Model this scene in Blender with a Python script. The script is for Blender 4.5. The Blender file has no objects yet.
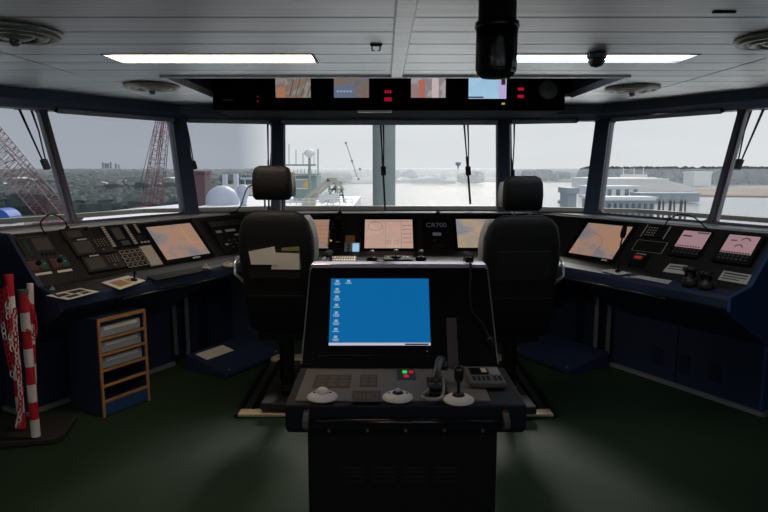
import bpy, math, random
from mathutils import Vector, Matrix
random.seed(7)
PI = math.pi
SC = bpy.context.scene
COL = SC.collection
XC = 0.07          # ship's centreline
CAMH = 1.7
FPX = 620.0
TH = math.atan(88 / FPX)

# ------------------------------------------------------------------ camera
cam_d = bpy.data.cameras.new('camera')
cam_d.sensor_width = 36.0
cam_d.lens = FPX * 36.0 / 768.0
cam_d.clip_end = 9000
cam_d.clip_start = 0.05
cam = bpy.data.objects.new('camera', cam_d)
COL.objects.link(cam)
cam.location = (0, 0, CAMH)
cam.rotation_euler = (PI / 2 - TH, 0, 0)
SC.camera = cam


def ray(px, py):
    a = (px - 384) / FPX
    b = (256 - py) / FPX
    return Vector((a, math.cos(TH) + b * math.sin(TH), -math.sin(TH) + b * math.cos(TH)))


def atY(px, py, y):
    r = ray(px, py)
    return Vector((0, 0, CAMH)) + r * (y / r.y)


def atZ(px, py, z):
    r = ray(px, py)
    return Vector((0, 0, CAMH)) + r * ((z - CAMH) / r.z)


# ------------------------------------------------------------------ materials
def new_mat(name):
    m = bpy.data.materials.new(name)
    m.use_nodes = True
    return m, m.node_tree.nodes, m.node_tree.links, m.node_tree.nodes['Principled BSDF']


def paint(name, col, rough=0.5, metal=0.0, var=0.12, bump=0.0, scale=6.0, spec=0.5, coat=0.0):
    m, n, l, p = new_mat(name)
    p.inputs['Roughness'].default_value = rough
    p.inputs['Metallic'].default_value = metal
    p.inputs['Specular IOR Level'].default_value = spec
    if coat:
        p.inputs['Coat Weight'].default_value = coat
        p.inputs['Coat Roughness'].default_value = 0.25
    tc = n.new('ShaderNodeTexCoord')
    nz = n.new('ShaderNodeTexNoise')
    nz.inputs['Scale'].default_value = scale
    nz.inputs['Detail'].default_value = 4
    l.new(tc.outputs['Object'], nz.inputs['Vector'])
    mx = n.new('ShaderNodeMix')
    mx.data_type = 'RGBA'
    mx.inputs['A'].default_value = (*[c * (1 - var) for c in col], 1)
    mx.inputs['B'].default_value = (*[min(1, c * (1 + var)) for c in col], 1)
    l.new(nz.outputs['Fac'], mx.inputs['Factor'])
    l.new(mx.outputs['Result'], p.inputs['Base Color'])
    if bump:
        b = n.new('ShaderNodeBump')
        b.inputs['Strength'].default_value = bump
        b.inputs['Distance'].default_value = 0.01
        nz2 = n.new('ShaderNodeTexNoise')
        nz2.inputs['Scale'].default_value = scale * 14
        l.new(tc.outputs['Object'], nz2.inputs['Vector'])
        l.new(nz2.outputs['Fac'], b.inputs['Height'])
        l.new(b.outputs['Normal'], p.inputs['Normal'])
    return m


def glow(name, col, strength=1.0):
    m, n, l, p = new_mat(name)
    p.inputs['Base Color'].default_value = (0.01, 0.01, 0.01, 1)
    p.inputs['Roughness'].default_value = 0.25
    p.inputs['Emission Color'].default_value = (*col, 1)
    p.inputs['Emission Strength'].default_value = strength
    return m


def chart(name, a, b, c, strength=1.0, scale=4.0):
    """a lit chart display: three tones of land, shallows and sea"""
    m, n, l, p = new_mat(name)
    p.inputs['Base Color'].default_value = (0.01, 0.01, 0.01, 1)
    p.inputs['Roughness'].default_value = 0.5
    p.inputs['Specular IOR Level'].default_value = 0.2
    tc = n.new('ShaderNodeTexCoord')
    nz = n.new('ShaderNodeTexNoise')
    nz.inputs['Scale'].default_value = scale
    nz.inputs['Detail'].default_value = 5
    nz.inputs['Distortion'].default_value = 0.6
    l.new(tc.outputs['Object'], nz.inputs['Vector'])
    r = n.new('ShaderNodeValToRGB')
    r.color_ramp.interpolation = 'LINEAR'
    e = r.color_ramp.elements
    e[0].position = 0.40
    e[0].color = (*a, 1)
    e[1].position = 0.62
    e[1].color = (*c, 1)
    k = e.new(0.5)
    k.color = (*b, 1)
    l.new(nz.outputs['Fac'], r.inputs['Fac'])
    l.new(r.outputs['Color'], p.inputs['Emission Color'])
    p.inputs['Emission Strength'].default_value = strength
    return m


M = {}
M['navy_dark'] = paint('dark_navy_paint', (0.003, 0.005, 0.012), 0.6, 0, 0.1, spec=0.25)
M['soffit'] = paint('matt_black_soffit', (0.012, 0.014, 0.02), 0.85, 0, 0.1, spec=0.05)
M['ledge'] = paint('ledge_window_sheen', (0.92, 0.80, 0.95), 0.18, 0.6, 0.02)  # navy ledge painted pale lilac for the window light it reflects
M['navy'] = paint('navy_paint', (0.017, 0.030, 0.072), 0.55, 0, 0.1)
M['navy_blue'] = paint('blue_paint', (0.020, 0.065, 0.18), 0.45, 0, 0.1)
M['post'] = paint('post_navy_paint', (0.10, 0.14, 0.22), 0.35, 0, 0.1)
M['slope'] = paint('dark_console_laminate', (0.015, 0.0125, 0.011), 0.6, spec=0.35)
M['legend'] = paint('engraved_legend', (0.100, 0.083, 0.068), 0.8, spec=0.1)
M['legend_line'] = paint('engraved_legend_lines', (0.135, 0.112, 0.092), 0.8, spec=0.1)
M['chrome'] = paint('bright_chrome', (0.75, 0.75, 0.76), 0.25, 0.7)
M['cassette'] = paint('pale_blind_cassette', (0.72, 0.76, 0.82), 0.4)
M['vent'] = paint('pale_vent_metal', (0.58, 0.56, 0.52), 0.35, 0.3)
M['gauge'] = paint('gauge_face', (0.42, 0.44, 0.44), 0.4)
M['handset'] = paint('matt_black_handset', (0.022, 0.021, 0.021), 0.45)
M['black'] = paint('black_panel', (0.003, 0.0035, 0.005), 0.6, 0, 0.15, spec=0.25)
M['blackgloss'] = paint('black_gloss', (0.007, 0.007, 0.009), 0.22)
M['desk'] = paint('charcoal_desk_laminate', (0.125, 0.102, 0.084), 0.55, 0, 0.12, 0.15)
M['device'] = paint('device_plastic', (0.017, 0.015, 0.014), 0.45)
M['device2'] = paint('device_face_grey', (0.080, 0.073, 0.067), 0.5)
M['leather'] = paint('black_leather', (0.004, 0.004, 0.0045), 0.6, 0, 0.2, 0.3, 8, spec=0.3)
M['leather_highlight'] = paint('leather_edge_highlight', (0.50, 0.50, 0.50), 0.5, 0, 0.1, 0.2, 8)  # black leather painted grey for the window highlight on the chair sides
M['steel'] = paint('brushed_steel', (0.45, 0.45, 0.45), 0.35, 0.9)
M['greymetal'] = paint('grey_metal', (0.30, 0.31, 0.33), 0.4, 0.3)
M['frame'] = paint('window_frame_metal', (0.24, 0.23, 0.28), 0.4, 0.3)
M['white'] = paint('white_paint', (0.72, 0.72, 0.70), 0.5)
M['cream'] = paint('cream_plastic', (0.62, 0.55, 0.45), 0.5)
M['label'] = paint('label_white', (0.75, 0.72, 0.68), 0.6)
M['paper'] = paint('paper', (0.70, 0.67, 0.60), 0.8)
M['ink'] = paint('ink', (0.03, 0.03, 0.03), 0.8)
M['sill'] = paint('sill_pale_paint', (0.84, 0.84, 0.88), 0.35)
M['wood'] = paint('oak_edge', (0.42, 0.22, 0.09), 0.5, 0, 0.25, 0, 12)
M['greybin'] = paint('grey_file_spine', (0.33, 0.38, 0.44), 0.55)
M['red'] = paint('red_plastic', (0.55, 0.015, 0.03), 0.45)
M['whitep'] = paint('white_plastic', (0.75, 0.72, 0.70), 0.45)
M['rubber'] = paint('black_rubber', (0.018, 0.017, 0.016), 0.7, 0, 0.2, 0.3)
M['green'] = paint('green_plastic', (0.015, 0.085, 0.055), 0.5)
M['redp'] = paint('red_print', (0.15, 0.035, 0.025), 0.6)
M['trackmetal'] = paint('worn_brass_plate', (0.78, 0.62, 0.43), 0.45, 0.6, 0.3, 0.2)
M['led_r'] = glow('led_red', (0.75, 0.015, 0.05), 0.5)
M['led_g'] = glow('led_green', (0.05, 1.0, 0.15), 0.6)
M['led_y'] = glow('led_yellow', (0.75, 0.65, 0.05), 0.6)
M['led_o'] = glow('led_amber', (1.0, 0.45, 0.10), 0.6)
M['tube_warm'] = glow('tube_warm_diffuser', (1.0, 0.80, 0.62), 13)
M['fill_strip_warm'] = glow('added_fill_warm_diffuser', (1.0, 0.82, 0.64), 24.0)  # diffusers of the fill strips added behind the camera
M['fill_strip_cool'] = glow('added_fill_cool_diffuser', (0.86, 0.92, 1.0), 12.0)
M['tube_cool'] = glow('tube_cool_diffuser', (0.84, 0.92, 1.0), 6)
M['desktop'] = glow('desktop_blue', (0.002, 0.120, 0.335), 1.0)
M['icon'] = glow('icon_pale', (0.25, 0.38, 0.48), 1.0)
M['taskbar'] = glow('taskbar_pale', (0.50, 0.48, 0.58), 1.0)
M['chart1'] = chart('chart_screen_brown', (0.34, 0.19, 0.12), (0.30, 0.19, 0.15), (0.17, 0.16, 0.17), 1, 3.5)
M['chart2'] = chart('radar_screen_pink', (0.50, 0.31, 0.25), (0.46, 0.30, 0.25), (0.50, 0.34, 0.28), 1, 5)
M['chart3'] = chart('chart_screen_tan', (0.40, 0.29, 0.20), (0.34, 0.27, 0.21), (0.22, 0.22, 0.25), 1, 4)
M['pink'] = glow('pink_display', (0.31, 0.19, 0.21), 1.0)
M['pinkink'] = glow('display_ink', (0.03, 0.02, 0.03), 1.0)
M['cctv1'] = chart('camera_screen_deck', (0.22, 0.14, 0.10), (0.17, 0.14, 0.12), (0.25, 0.22, 0.20), 1, 14)
M['cctv2'] = chart('camera_screen_quay', (0.12, 0.12, 0.15), (0.16, 0.14, 0.14), (0.18, 0.12, 0.09), 1, 14)
M['cctv3'] = chart('camera_screen_engine', (0.28, 0.18, 0.17), (0.20, 0.20, 0.24), (0.36, 0.32, 0.31), 1, 12)
M['skyscreen'] = chart('pale_blue_screen', (0.30, 0.50, 0.68), (0.33, 0.53, 0.70), (0.36, 0.56, 0.72), 1, 4)
M['lilac'] = glow('lilac_display', (0.45, 0.38, 0.62), 1.0)


ANR = 0.0


def ceiling_mat():
    m, n, l, p = new_mat('brushed_ceiling_panel')
    p.inputs['Metallic'].default_value = 1.0
    p.inputs['Roughness'].default_value = 0.38
    p.inputs['Anisotropic'].default_value = 0.9
    tg = n.new('ShaderNodeCombineXYZ')
    tg.inputs[0].default_value = 1.0
    l.new(tg.outputs[0], p.inputs['Tangent'])
    p.inputs['Anisotropic Rotation'].default_value = ANR
    tc = n.new('ShaderNodeTexCoord')
    mp = n.new('ShaderNodeMapping')
    mp.inputs['Scale'].default_value = (0.35, 22, 1)
    l.new(tc.outputs['Object'], mp.inputs['Vector'])
    nz = n.new('ShaderNodeTexNoise')
    nz.inputs['Scale'].default_value = 2.0
    nz.inputs['Detail'].default_value = 5
    l.new(mp.outputs['Vector'], nz.inputs['Vector'])
    r = n.new('ShaderNodeValToRGB')
    r.color_ramp.elements[0].position = 0.3
    r.color_ramp.elements[0].color = (0.55, 0.57, 0.58, 1)
    r.color_ramp.elements[1].position = 0.75
    r.color_ramp.elements[1].color = (0.78, 0.79, 0.79, 1)
    l.new(nz.outputs['Fac'], r.inputs['Fac'])
    l.new(r.outputs['Color'], p.inputs['Base Color'])
    b = n.new('ShaderNodeBump')
    b.inputs['Strength'].default_value = 0.25
    b.inputs['Distance'].default_value = 0.004
    l.new(nz.outputs['Fac'], b.inputs['Height'])
    l.new(b.outputs['Normal'], p.inputs['Normal'])
    return m


M['ceiling'] = ceiling_mat()


def floor_mat():
    m, n, l, p = new_mat('green_tread_floor')
    p.inputs['Roughness'].default_value = 0.42
    p.inputs['Specular IOR Level'].default_value = 0.12
    tc = n.new('ShaderNodeTexCoord')
    sx = n.new('ShaderNodeSeparateXYZ')
    l.new(tc.outputs['Object'], sx.inputs['Vector'])

    def mth(op, a, b=None, v=None):
        k = n.new('ShaderNodeMath')
        k.operation = op
        l.new(a, k.inputs[0])
        if b is not None:
            l.new(b, k.inputs[1])
        if v is not None:
            k.inputs[1].default_value = v
        return k.outputs[0]
    X, Y = sx.outputs['X'], sx.outputs['Y']
    K = 2 * PI / 0.052
    xs = mth('MULTIPLY', X, v=K)
    ys = mth('MULTIPLY', Y, v=K)
    s1 = mth('SINE', mth('ADD', xs, ys))
    s2 = mth('SINE', mth('SUBTRACT', xs, ys))
    pr = mth('MULTIPLY', s1, s2)
    ab = mth('ABSOLUTE', pr)
    h = mth('SUBTRACT', ab, v=0.45)
    h = mth('MAXIMUM', h, v=0.0)
    nz = n.new('ShaderNodeTexNoise')
    nz.inputs['Scale'].default_value = 1.3
    nz.inputs['Detail'].default_value = 6
    l.new(tc.outputs['Object'], nz.inputs['Vector'])
    r = n.new('ShaderNodeValToRGB')
    r.color_ramp.elements[0].position = 0.3
    r.color_ramp.elements[0].color = (0.018, 0.036, 0.020, 1)
    r.color_ramp.elements[1].position = 0.75
    r.color_ramp.elements[1].color = (0.032, 0.056, 0.031, 1)
    l.new(nz.outputs['Fac'], r.inputs['Fac'])
    l.new(r.outputs['Color'], p.inputs['Base Color'])
    rr = n.new('ShaderNodeMapRange')
    rr.inputs['To Min'].default_value = 0.48
    rr.inputs['To Max'].default_value = 0.66
    l.new(nz.outputs['Fac'], rr.inputs['Value'])
    l.new(rr.outputs['Result'], p.inputs['Roughness'])
    b = n.new('ShaderNodeBump')
    b.inputs['Strength'].default_value = 0.4
    b.inputs['Distance'].default_value = 0.004
    l.new(h, b.inputs['Height'])
    l.new(b.outputs['Normal'], p.inputs['Normal'])
    return m


M['floor'] = floor_mat()


def glass_mat():
    m = bpy.data.materials.new('window_glass')
    m.use_nodes = True
    n, l = m.node_tree.nodes, m.node_tree.links
    n.clear()
    o = n.new('ShaderNodeOutputMaterial')
    t = n.new('ShaderNodeBsdfTransparent')
    t.inputs['Color'].default_value = (0.93, 0.95, 0.96, 1)
    g = n.new('ShaderNodeBsdfGlossy')
    g.inputs['Roughness'].default_value = 0.02
    f = n.new('ShaderNodeFresnel')
    f.inputs['IOR'].default_value = 1.2
    mx = n.new('ShaderNodeMixShader')
    l.new(f.outputs[0], mx.inputs[0])
    l.new(t.outputs[0], mx.inputs[1])
    l.new(g.outputs[0], mx.inputs[2])
    l.new(mx.outputs[0], o.inputs[0])
    return m


M['glass'] = glass_mat()


# ------------------------------------------------------------------ mesh builder
class MB:
    def __init__(s):
        s.v, s.f, s.mi = [], [], []
        s.cur = 0
        s.X = Matrix.Identity(4)

    def add(s, vs, fs):
        b = len(s.v)
        s.v += [s.X @ Vector(p) for p in vs]
        s.f += [tuple(i + b for i in f) for f in fs]
        s.mi += [s.cur] * len(fs)
        return s

    def mat(s, i):
        s.cur = i
        return s

    def box(s, x0, x1, y0, y1, z0, z1):
        vs = [(x, y, z) for z in (z0, z1) for y in (y0, y1) for x in (x0, x1)]
        return s.add(vs, [(0, 2, 3, 1), (4, 5, 7, 6), (0, 1, 5, 4), (2, 6, 7, 3), (0, 4, 6, 2), (1, 3, 7, 5)])

    def prism(s, pts, axis, a0, a1):
        """pts: 2D outline in the two other axes; axis x: (y,z), y: (x,z), z: (x,y)"""
        def mk(p, a):
            return {'x': (a, p[0], p[1]), 'y': (p[0], a, p[1]), 'z': (p[0], p[1], a)}[axis]
        n = len(pts)
        vs = [mk(p, a0) for p in pts] + [mk(p, a1) for p in pts]
        fs = [tuple(range(n))[::-1], tuple(range(n, 2 * n))]
        fs += [(i, (i + 1) % n, n + (i + 1) % n, n + i) for i in range(n)]
        return s.add(vs, fs)

    def loft(s, rings, closed=True, caps=True):
        n = len(rings[0])
        vs = [p for r in rings for p in r]
        fs = []
        for k in range(len(rings) - 1):
            for i in range(n if closed else n - 1):
                j = (i + 1) % n
                fs.append((k * n + i, k * n + j, (k + 1) * n + j, (k + 1) * n + i))
        if caps and closed:
            fs.append(tuple(range(n))[::-1])
            fs.append(tuple(range((len(rings) - 1) * n, len(rings) * n)))
        return s.add(vs, fs)

    def tube(s, pts, r, n=8, caps=True):
        pts = [Vector(p) for p in pts]
        rs = r if isinstance(r, (list, tuple)) else [r] * len(pts)
        rings = []
        up = Vector((0, 0, 1))
        prev = None
        for i, p in enumerate(pts):
            a = pts[max(0, i - 1)]
            b = pts[min(len(pts) - 1, i + 1)]
            t = (b - a).normalized()
            if prev is None:
                q = up if abs(t.z) < 0.9 else Vector((1, 0, 0))
                u = t.cross(q).normalized()
            else:
                u = (prev - t * prev.dot(t)).normalized()
            prev = u
            w = t.cross(u)
            rings.append([p + (u * math.cos(2 * PI * k / n) + w * math.sin(2 * PI * k / n)) * rs[i] for k in range(n)])
        return s.loft(rings, True, caps)

    def bar(s, a, b, w, h, up=(0, 0, 1)):
        a, b = Vector(a), Vector(b)
        t = (b - a).normalized()
        u = t.cross(Vector(up))
        u = u.normalized() if u.length > 1e-4 else Vector((1, 0, 0))
        v = u.cross(t)
        q = [u * w / 2 + v * h / 2, -u * w / 2 + v * h / 2, -u * w / 2 - v * h / 2, u * w / 2 - v * h / 2]
        return s.loft([[a + k for k in q], [b + k for k in q]])

    def lathe(s, prof, n=24, c=(0, 0, 0)):
        rings = [[(c[0] + r * math.cos(2 * PI * k / n), c[1] + r * math.sin(2 * PI * k / n), c[2] + z) for k in range(n)] for r, z in prof]
        return s.loft(rings)

    def sup(s, rows, n=28, p=4.0):
        """rows (z, cx, cy, rx, ry): stacked superellipse rings"""
        rings = []
        for z, cx, cy, rx, ry in rows:
            ring = []
            for k in range(n):
                t = 2 * PI * k / n
                c, q = math.cos(t), math.sin(t)
                ring.append((cx + rx * math.copysign(abs(c) ** (2 / p), c), cy + ry * math.copysign(abs(q) ** (2 / p), q), z))
            rings.append(ring)
        return s.loft(rings)

    def build(s, name, mats, parent=None, bevel=0.0, smooth=False, matrix=None, seg=2):
        me = bpy.data.meshes.new(name)
        me.from_pydata([tuple(v) for v in s.v], [], s.f)
        for m in (mats if isinstance(mats, (list, tuple)) else [mats]):
            me.materials.append(m if not isinstance(m, str) else M[m])
        for p, i in zip(me.polygons, s.mi):
            p.material_index = i
            p.use_smooth = smooth
        me.update()
        o = bpy.data.objects.new(name, me)
        COL.objects.link(o)
        if parent is not None:
            o.parent = parent
        if matrix is not None:
            o.matrix_local = matrix
        if bevel:
            b = o.modifiers.new('bevel', 'BEVEL')
            b.width = bevel
            b.segments = seg
            b.limit_method = 'ANGLE'
            b.angle_limit = 0.6
        return o


def thing(name, label, cat, loc=(0, 0, 0), rz=0.0, group=None, matrix=None):
    o = bpy.data.objects.new(name, None)
    o.empty_display_size = 0.05
    COL.objects.link(o)
    if matrix is not None:
        o.matrix_world = matrix
    else:
        o.location = loc
        o.rotation_euler = (0, 0, rz)
    tag(o, label, cat, group)
    return o


def tag(o, label, cat, group=None):
    o['label'] = label
    o['category'] = cat
    if group:
        o['group'] = group
    return o


def struct(o):
    o['kind'] = 'structure'
    return o


def copy_tree(o, parent=None):
    c = o.copy()
    COL.objects.link(c)
    if parent is not None:
        c.parent = parent
    for ch in list(o.children):
        copy_tree(ch, c)
    return c


class Frame:
    """a working plane: a along it, b up it, c off it"""
    def __init__(s, o, ax, ay):
        s.o = Vector(o)
        s.ax = Vector(ax).normalized()
        s.ay = Vector(ay).normalized()
        s.an = s.ax.cross(s.ay).normalized()

    def hit(s, px, py):
        r = ray(px, py)
        c = Vector((0, 0, CAMH))
        t = (s.o - c).dot(s.an) / r.dot(s.an)
        d = c + r * t - s.o
        return d.dot(s.ax), d.dot(s.ay)

    def P(s, a, b, c=0.0):
        return s.o + s.ax * a + s.ay * b + s.an * c

    def mat(s, a=0.0, b=0.0, c=0.0):
        m = Matrix.Identity(4)
        for i, v in enumerate((s.ax, s.ay, s.an)):
            m[0][i], m[1][i], m[2][i] = v.x, v.y, v.z
        p = s.P(a, b, c)
        m[0][3], m[1][3], m[2][3] = p.x, p.y, p.z
        return m

# ------------------------------------------------------------------ window line
S3 = 0.8660254
ZB, ZT = 1.25, 2.19


def mirx(p):
    return Vector((2 * XC - p[0], p[1], p[2]))


def linear(p, d, y):
    t = (y - p[1]) / d[1]
    return p[0] + d[0] * t


bd = (-0.48, -0.877)      # side facet at the sill
td = (-0.525, -0.851)     # side facet at the head
cb, ct = (-1.90, 6.0), (-2.12, 6.42)
side_y = [(1.9, 1.9), (3.35, 3.6), (4.93, 5.245)]   # (sill y, head y) of the side posts
LB = [Vector((linear(cb, bd, a), a, ZB)) for a, b in side_y] + [Vector((cb[0], cb[1], ZB))]
LT = [Vector((linear(ct, td, b), b, ZT)) for a, b in side_y] + [Vector((ct[0], ct[1], ZT))]
FBx = Vector((-1.08, 6.33, ZB))
FTx = Vector((-1.12, 6.70, ZT))
BOT = LB + [FBx]
TOP = LT + [FTx]
BOT = BOT + [mirx(p) for p in reversed(BOT)]
TOP = TOP + [mirx(p) for p in reversed(TOP)]
NV = len(BOT)            # 0..3 left side, 4 flank post, 5 mullion, 6.. right


def inward(i):
    a = BOT[max(0, i - 1)]
    b = BOT[min(NV - 1, i + 1)]
    t = (b - a).normalized()
    return Vector((t.y, -t.x, 0)).normalized()


POSTW = {0: .09, 1: .05, 2: .04, 3: .15, 4: .125, 5: .125, 6: .15, 7: .04, 8: .05, 9: .09}
tn = 1
for i in range(NV):
    inn = inward(i)
    side = Vector((-inn.y, inn.x, 0))
    w = POSTW[i]
    d = 0.10 if i not in (2, 7, 1, 8) else 0.06
    mb = MB()
    def ring(p):
        return [p + side * w / 2 - inn * .02, p - side * w / 2 - inn * .02, p - side * w / 2 + inn * d, p + side * w / 2 + inn * d]
    dn = (BOT[i] - TOP[i]).normalized()
    mb.loft([ring(BOT[i] + dn * 0.03), ring(TOP[i] - dn * 0.05)])
    nm = 'frame' if i in (2, 7) else 'post'
    o = mb.build('trim_%d' % tn, nm, bevel=0.008)
    tn += 1
    struct(o)

# windows between the posts: frame ring + pane
wn = 1
for i in range(NV - 1):
    b0, b1, t0, t1 = BOT[i], BOT[i + 1], TOP[i], TOP[i + 1]
    hw0 = POSTW[i] / 2 - .005
    hw1 = POSTW[i + 1] / 2 - .005
    db = (b1 - b0).normalized()
    dt = (t1 - t0).normalized()
    q = [b0 + db * hw0, b1 - db * hw1, t1 - dt * hw1, t0 + dt * hw0]
    nrm = (q[1] - q[0]).cross(q[3] - q[0]).normalized()    # inward
    cen = sum(q, Vector()) / 4
    root = thing('window_%d' % wn, None, None, loc=(cen.x, cen.y, cen.z))
    for k in ('label', 'category'):
        del root[k]
    struct(root)
    L = [p - cen for p in q]
    # rounded rectangle frame
    def inner(m, r, n=5):
        out = []
        ex = (L[1] - L[0]).normalized()
        for ci, (p, nx, pv) in enumerate([(L[0], L[1], L[3]), (L[1], L[2], L[0]), (L[2], L[3], L[1]), (L[3], L[0], L[2])]):
            a = (nx - p).normalized()
            b = (pv - p).normalized()
            c = p + (a + b) * (m + r)
            for k in range(n):
                th = PI / 2 * k / (n - 1)
                out.append(c - a * r * math.cos(th) - b * r * math.sin(th) if True else None)
        return out
    def outer(n=5):
        out = []
        for p in L:
            out += [p] * n
        return out
    # order of corner arcs: start along prev edge side to next edge side
    def arcs(m, r, n=5):
        out = []
        for p, nx, pv in [(L[0], L[1], L[3]), (L[1], L[2], L[0]), (L[2], L[3], L[1]), (L[3], L[0], L[2])]:
            a = (nx - p).normalized()
            b = (pv - p).normalized()
            c = p + (a + b) * (m + r)
            for k in range(n):
                th = PI / 2 * k / (n - 1)
                out.append(c - a * r * math.cos(th) - b * r * math.sin(th))
        return out
    m_, r_ = (.018, .05) if i in (3, 5, 2, 6, 4) else (.018, .03)
    if i == 4:
        r_ = .012
    I = arcs(m_, r_)
    O = [p for p in L for _ in range(5)]
    rings = [[p + nrm * .035 for p in O], [p + nrm * .035 for p in I], [p - nrm * .015 for p in I], [p - nrm * .015 for p in O]]
    MB().loft(rings + [rings[0]], True, False).build('window_frame', 'frame', root)
    MB().loft([[p + nrm * .004 for p in L], [p - nrm * .004 for p in L]]).build('window_pane', 'glass', root)
    wn += 1

# header above the windows, plus soffit strip
def strip_along(pts_a, pts_b):
    vs = list(pts_a) + list(pts_b)
    n = len(pts_a)
    return vs, [(i, i + 1, n + i + 1, n + i) for i in range(n - 1)]


def offset_line(P, d, z=None):
    out = []
    n = len(P)
    for i in range(n):
        def nr(a, b):
            t = (b - a)
            t.z = 0
            t.normalize()
            return Vector((t.y, -t.x, 0))
        if i == 0:
            m = nr(P[0], P[1])
            q = P[i] + m * d
        elif i == n - 1:
            m = nr(P[-2], P[-1])
            q = P[i] + m * d
        else:
            a, b = nr(P[i - 1], P[i]), nr(P[i], P[i + 1])
            m = (a + b).normalized()
            q = P[i] + m * d / max(.3, m.dot(a))
        if z is not None:
            q = Vector((q.x, q.y, z))
        out.append(q)
    return out


CEIL = 2.32
HT = offset_line(TOP, .0, CEIL + .03)
def closed_strip(name, mat, prof, base, bevel=0.0):
    """prof: list of (offset inward, z)"""
    rows = [offset_line(base, d, z) for d, z in prof]
    n = len(rows[0])
    rings = [[r[i] for r in rows] for i in range(n)]
    return MB().loft(rings, True, True).build(name, mat, bevel=bevel)


struct(closed_strip('trim_%d' % tn, 'post', [(-.06, 2.185), (.10, 2.185), (.16, 2.235), (.16, 2.34), (-.06, 2.34)], TOP)); tn += 1
struct(closed_strip('trim_%d' % tn, 'greymetal', [(-.01, 2.172), (.075, 2.172), (.075, 2.186), (-.01, 2.186)], TOP)); tn += 1
# outer wall below the windows
struct(closed_strip('wall_front', 'navy', [(-.08, -.05), (-.02, -.05), (-.02, 1.245), (-.08, 1.245)], BOT))

# console back edge line for the sill
def wingP(n, s):
    """left wing: n = coordinate towards the room, s = along towards the bow"""
    return Vector((n * S3 + s * .5, -n * .5 + s * S3, 0))


def corner(n, y):
    return (n + .5 * y) / S3


NB, YB = -4.38, 6.20
xa = corner(NB, YB)
inn_line = [wingP(NB, 2.33), Vector((xa, YB, 0))]
inn_line += [mirx(p) for p in reversed(inn_line)]
nearb = Vector((linear(cb, bd, inn_line[0].y + .05), inn_line[0].y + .05, 0))
out_line = [nearb, Vector((cb[0], cb[1], 0)), FBx.copy()]
out_line += [mirx(p) for p in reversed(out_line)]
polyA = [Vector((p.x, p.y, 1.235)) for p in inn_line] + [Vector((p.x, p.y, 1.235)) for p in reversed(out_line)]
polyB = [Vector((p.x, p.y, 1.262)) for p in polyA]
# build the sill as quads so that it stays planar-safe
sl = MB()
iL = [inn_line[0], inn_line[1], Vector((-1.1, YB, 0)), mirx((-1.1, YB, 0)), inn_line[2], inn_line[3]]
for k in range(5):
    a, b, c, d = iL[k], iL[k + 1], out_line[k + 1], out_line[k]
    sl.loft([[Vector((p.x, p.y, 1.235)) for p in (a, b, c, d)], [Vector((p.x, p.y, 1.262)) for p in (a, b, c, d)]])
struct(sl.build('trim_%d' % tn, 'sill')); tn += 1

# ------------------------------------------------------------------ floor, back and side walls
fl = MB()
fp = [(-4.6, -3.2), (4.74, -3.2), (4.74, 2.0), (BOT[-4].x + .1, 6.05), (1.3, 6.5), (-1.16, 6.5), (cb[0] - .1, 6.05), (-4.6, 2.0)]
fl.prism(fp, 'z', -.06, 0)
struct(fl.build('floor', 'floor'))
wb = MB()
wb.box(-4.7, 4.84, -3.3, -3.2, -.05, 1.0).box(-4.7, 4.84, -3.3, -3.2, 2.12, 2.36)
for x0, x1 in ((-4.7, -4.3), (-1.5, -1.2), (1.5, 1.8), (4.5, 4.84)):
    wb.box(x0, x1, -3.3, -3.2, 1.0, 2.12)
struct(wb.build('wall_back', 'navy'))
for k, (x0, x1) in enumerate(((-4.3, -1.5), (-1.2, 1.5), (1.8, 4.5))):  # unseen aft windows, added to bring daylight onto surfaces facing aft
    r_ = bpy.data.objects.new('window_%d' % (20 + k), None)
    COL.objects.link(r_)
    r_.location = ((x0 + x1) / 2, -3.25, 1.56)
    struct(r_)
    w_ = (x1 - x0) / 2
    m = MB()
    m.box(-w_, w_, -.06, .06, -.56, -.52).box(-w_, w_, -.06, .06, .52, .56).box(-w_, -w_ + .04, -.06, .06, -.52, .52).box(w_ - .04, w_, -.06, .06, -.52, .52)
    m.build('window_frame', 'frame', r_)
    MB().box(-w_ + .04, w_ - .04, -.004, .004, -.52, .52).build('window_pane', 'glass', r_)
struct(MB().box(-4.74, -4.62, -3.2, 1.95, -.05, 2.36).build('wall_left', 'navy'))
struct(MB().box(4.76, 4.88, -3.2, 1.95, -.05, 2.36).build('wall_right', 'navy'))
struct(MB().box(-4.74, BOT[0].x + .02, 1.88, 1.95, -.05, 2.36).build('trim_%d' % tn, 'navy')); tn += 1
struct(MB().box(BOT[-1].x - .02, 4.88, 1.88, 1.95, -.05, 2.36).build('trim_%d' % tn, 'navy')); tn += 1

# ------------------------------------------------------------------ ceiling
def clip(poly, n, d):
    out = []
    for i in range(len(poly)):
        a, b = poly[i], poly[(i + 1) % len(poly)]
        da = a[0] * n[0] + a[1] * n[1] - d
        db_ = b[0] * n[0] + b[1] * n[1] - d
        if da >= 0:
            out.append(a)
        if (da >= 0) != (db_ >= 0):
            t = da / (da - db_)
            out.append((a[0] + (b[0] - a[0]) * t, a[1] + (b[1] - a[1]) * t))
    return out


HO = offset_line(TOP, -.12)
def clip_hull(poly):
    for i in range(NV - 1):
        a, b = HO[i], HO[i + 1]
        t = b - a
        nx, ny = t.y, -t.x
        poly = clip(poly, (nx, ny), a.x * nx + a.y * ny)
        if len(poly) < 3:
            return None
    return poly


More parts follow.
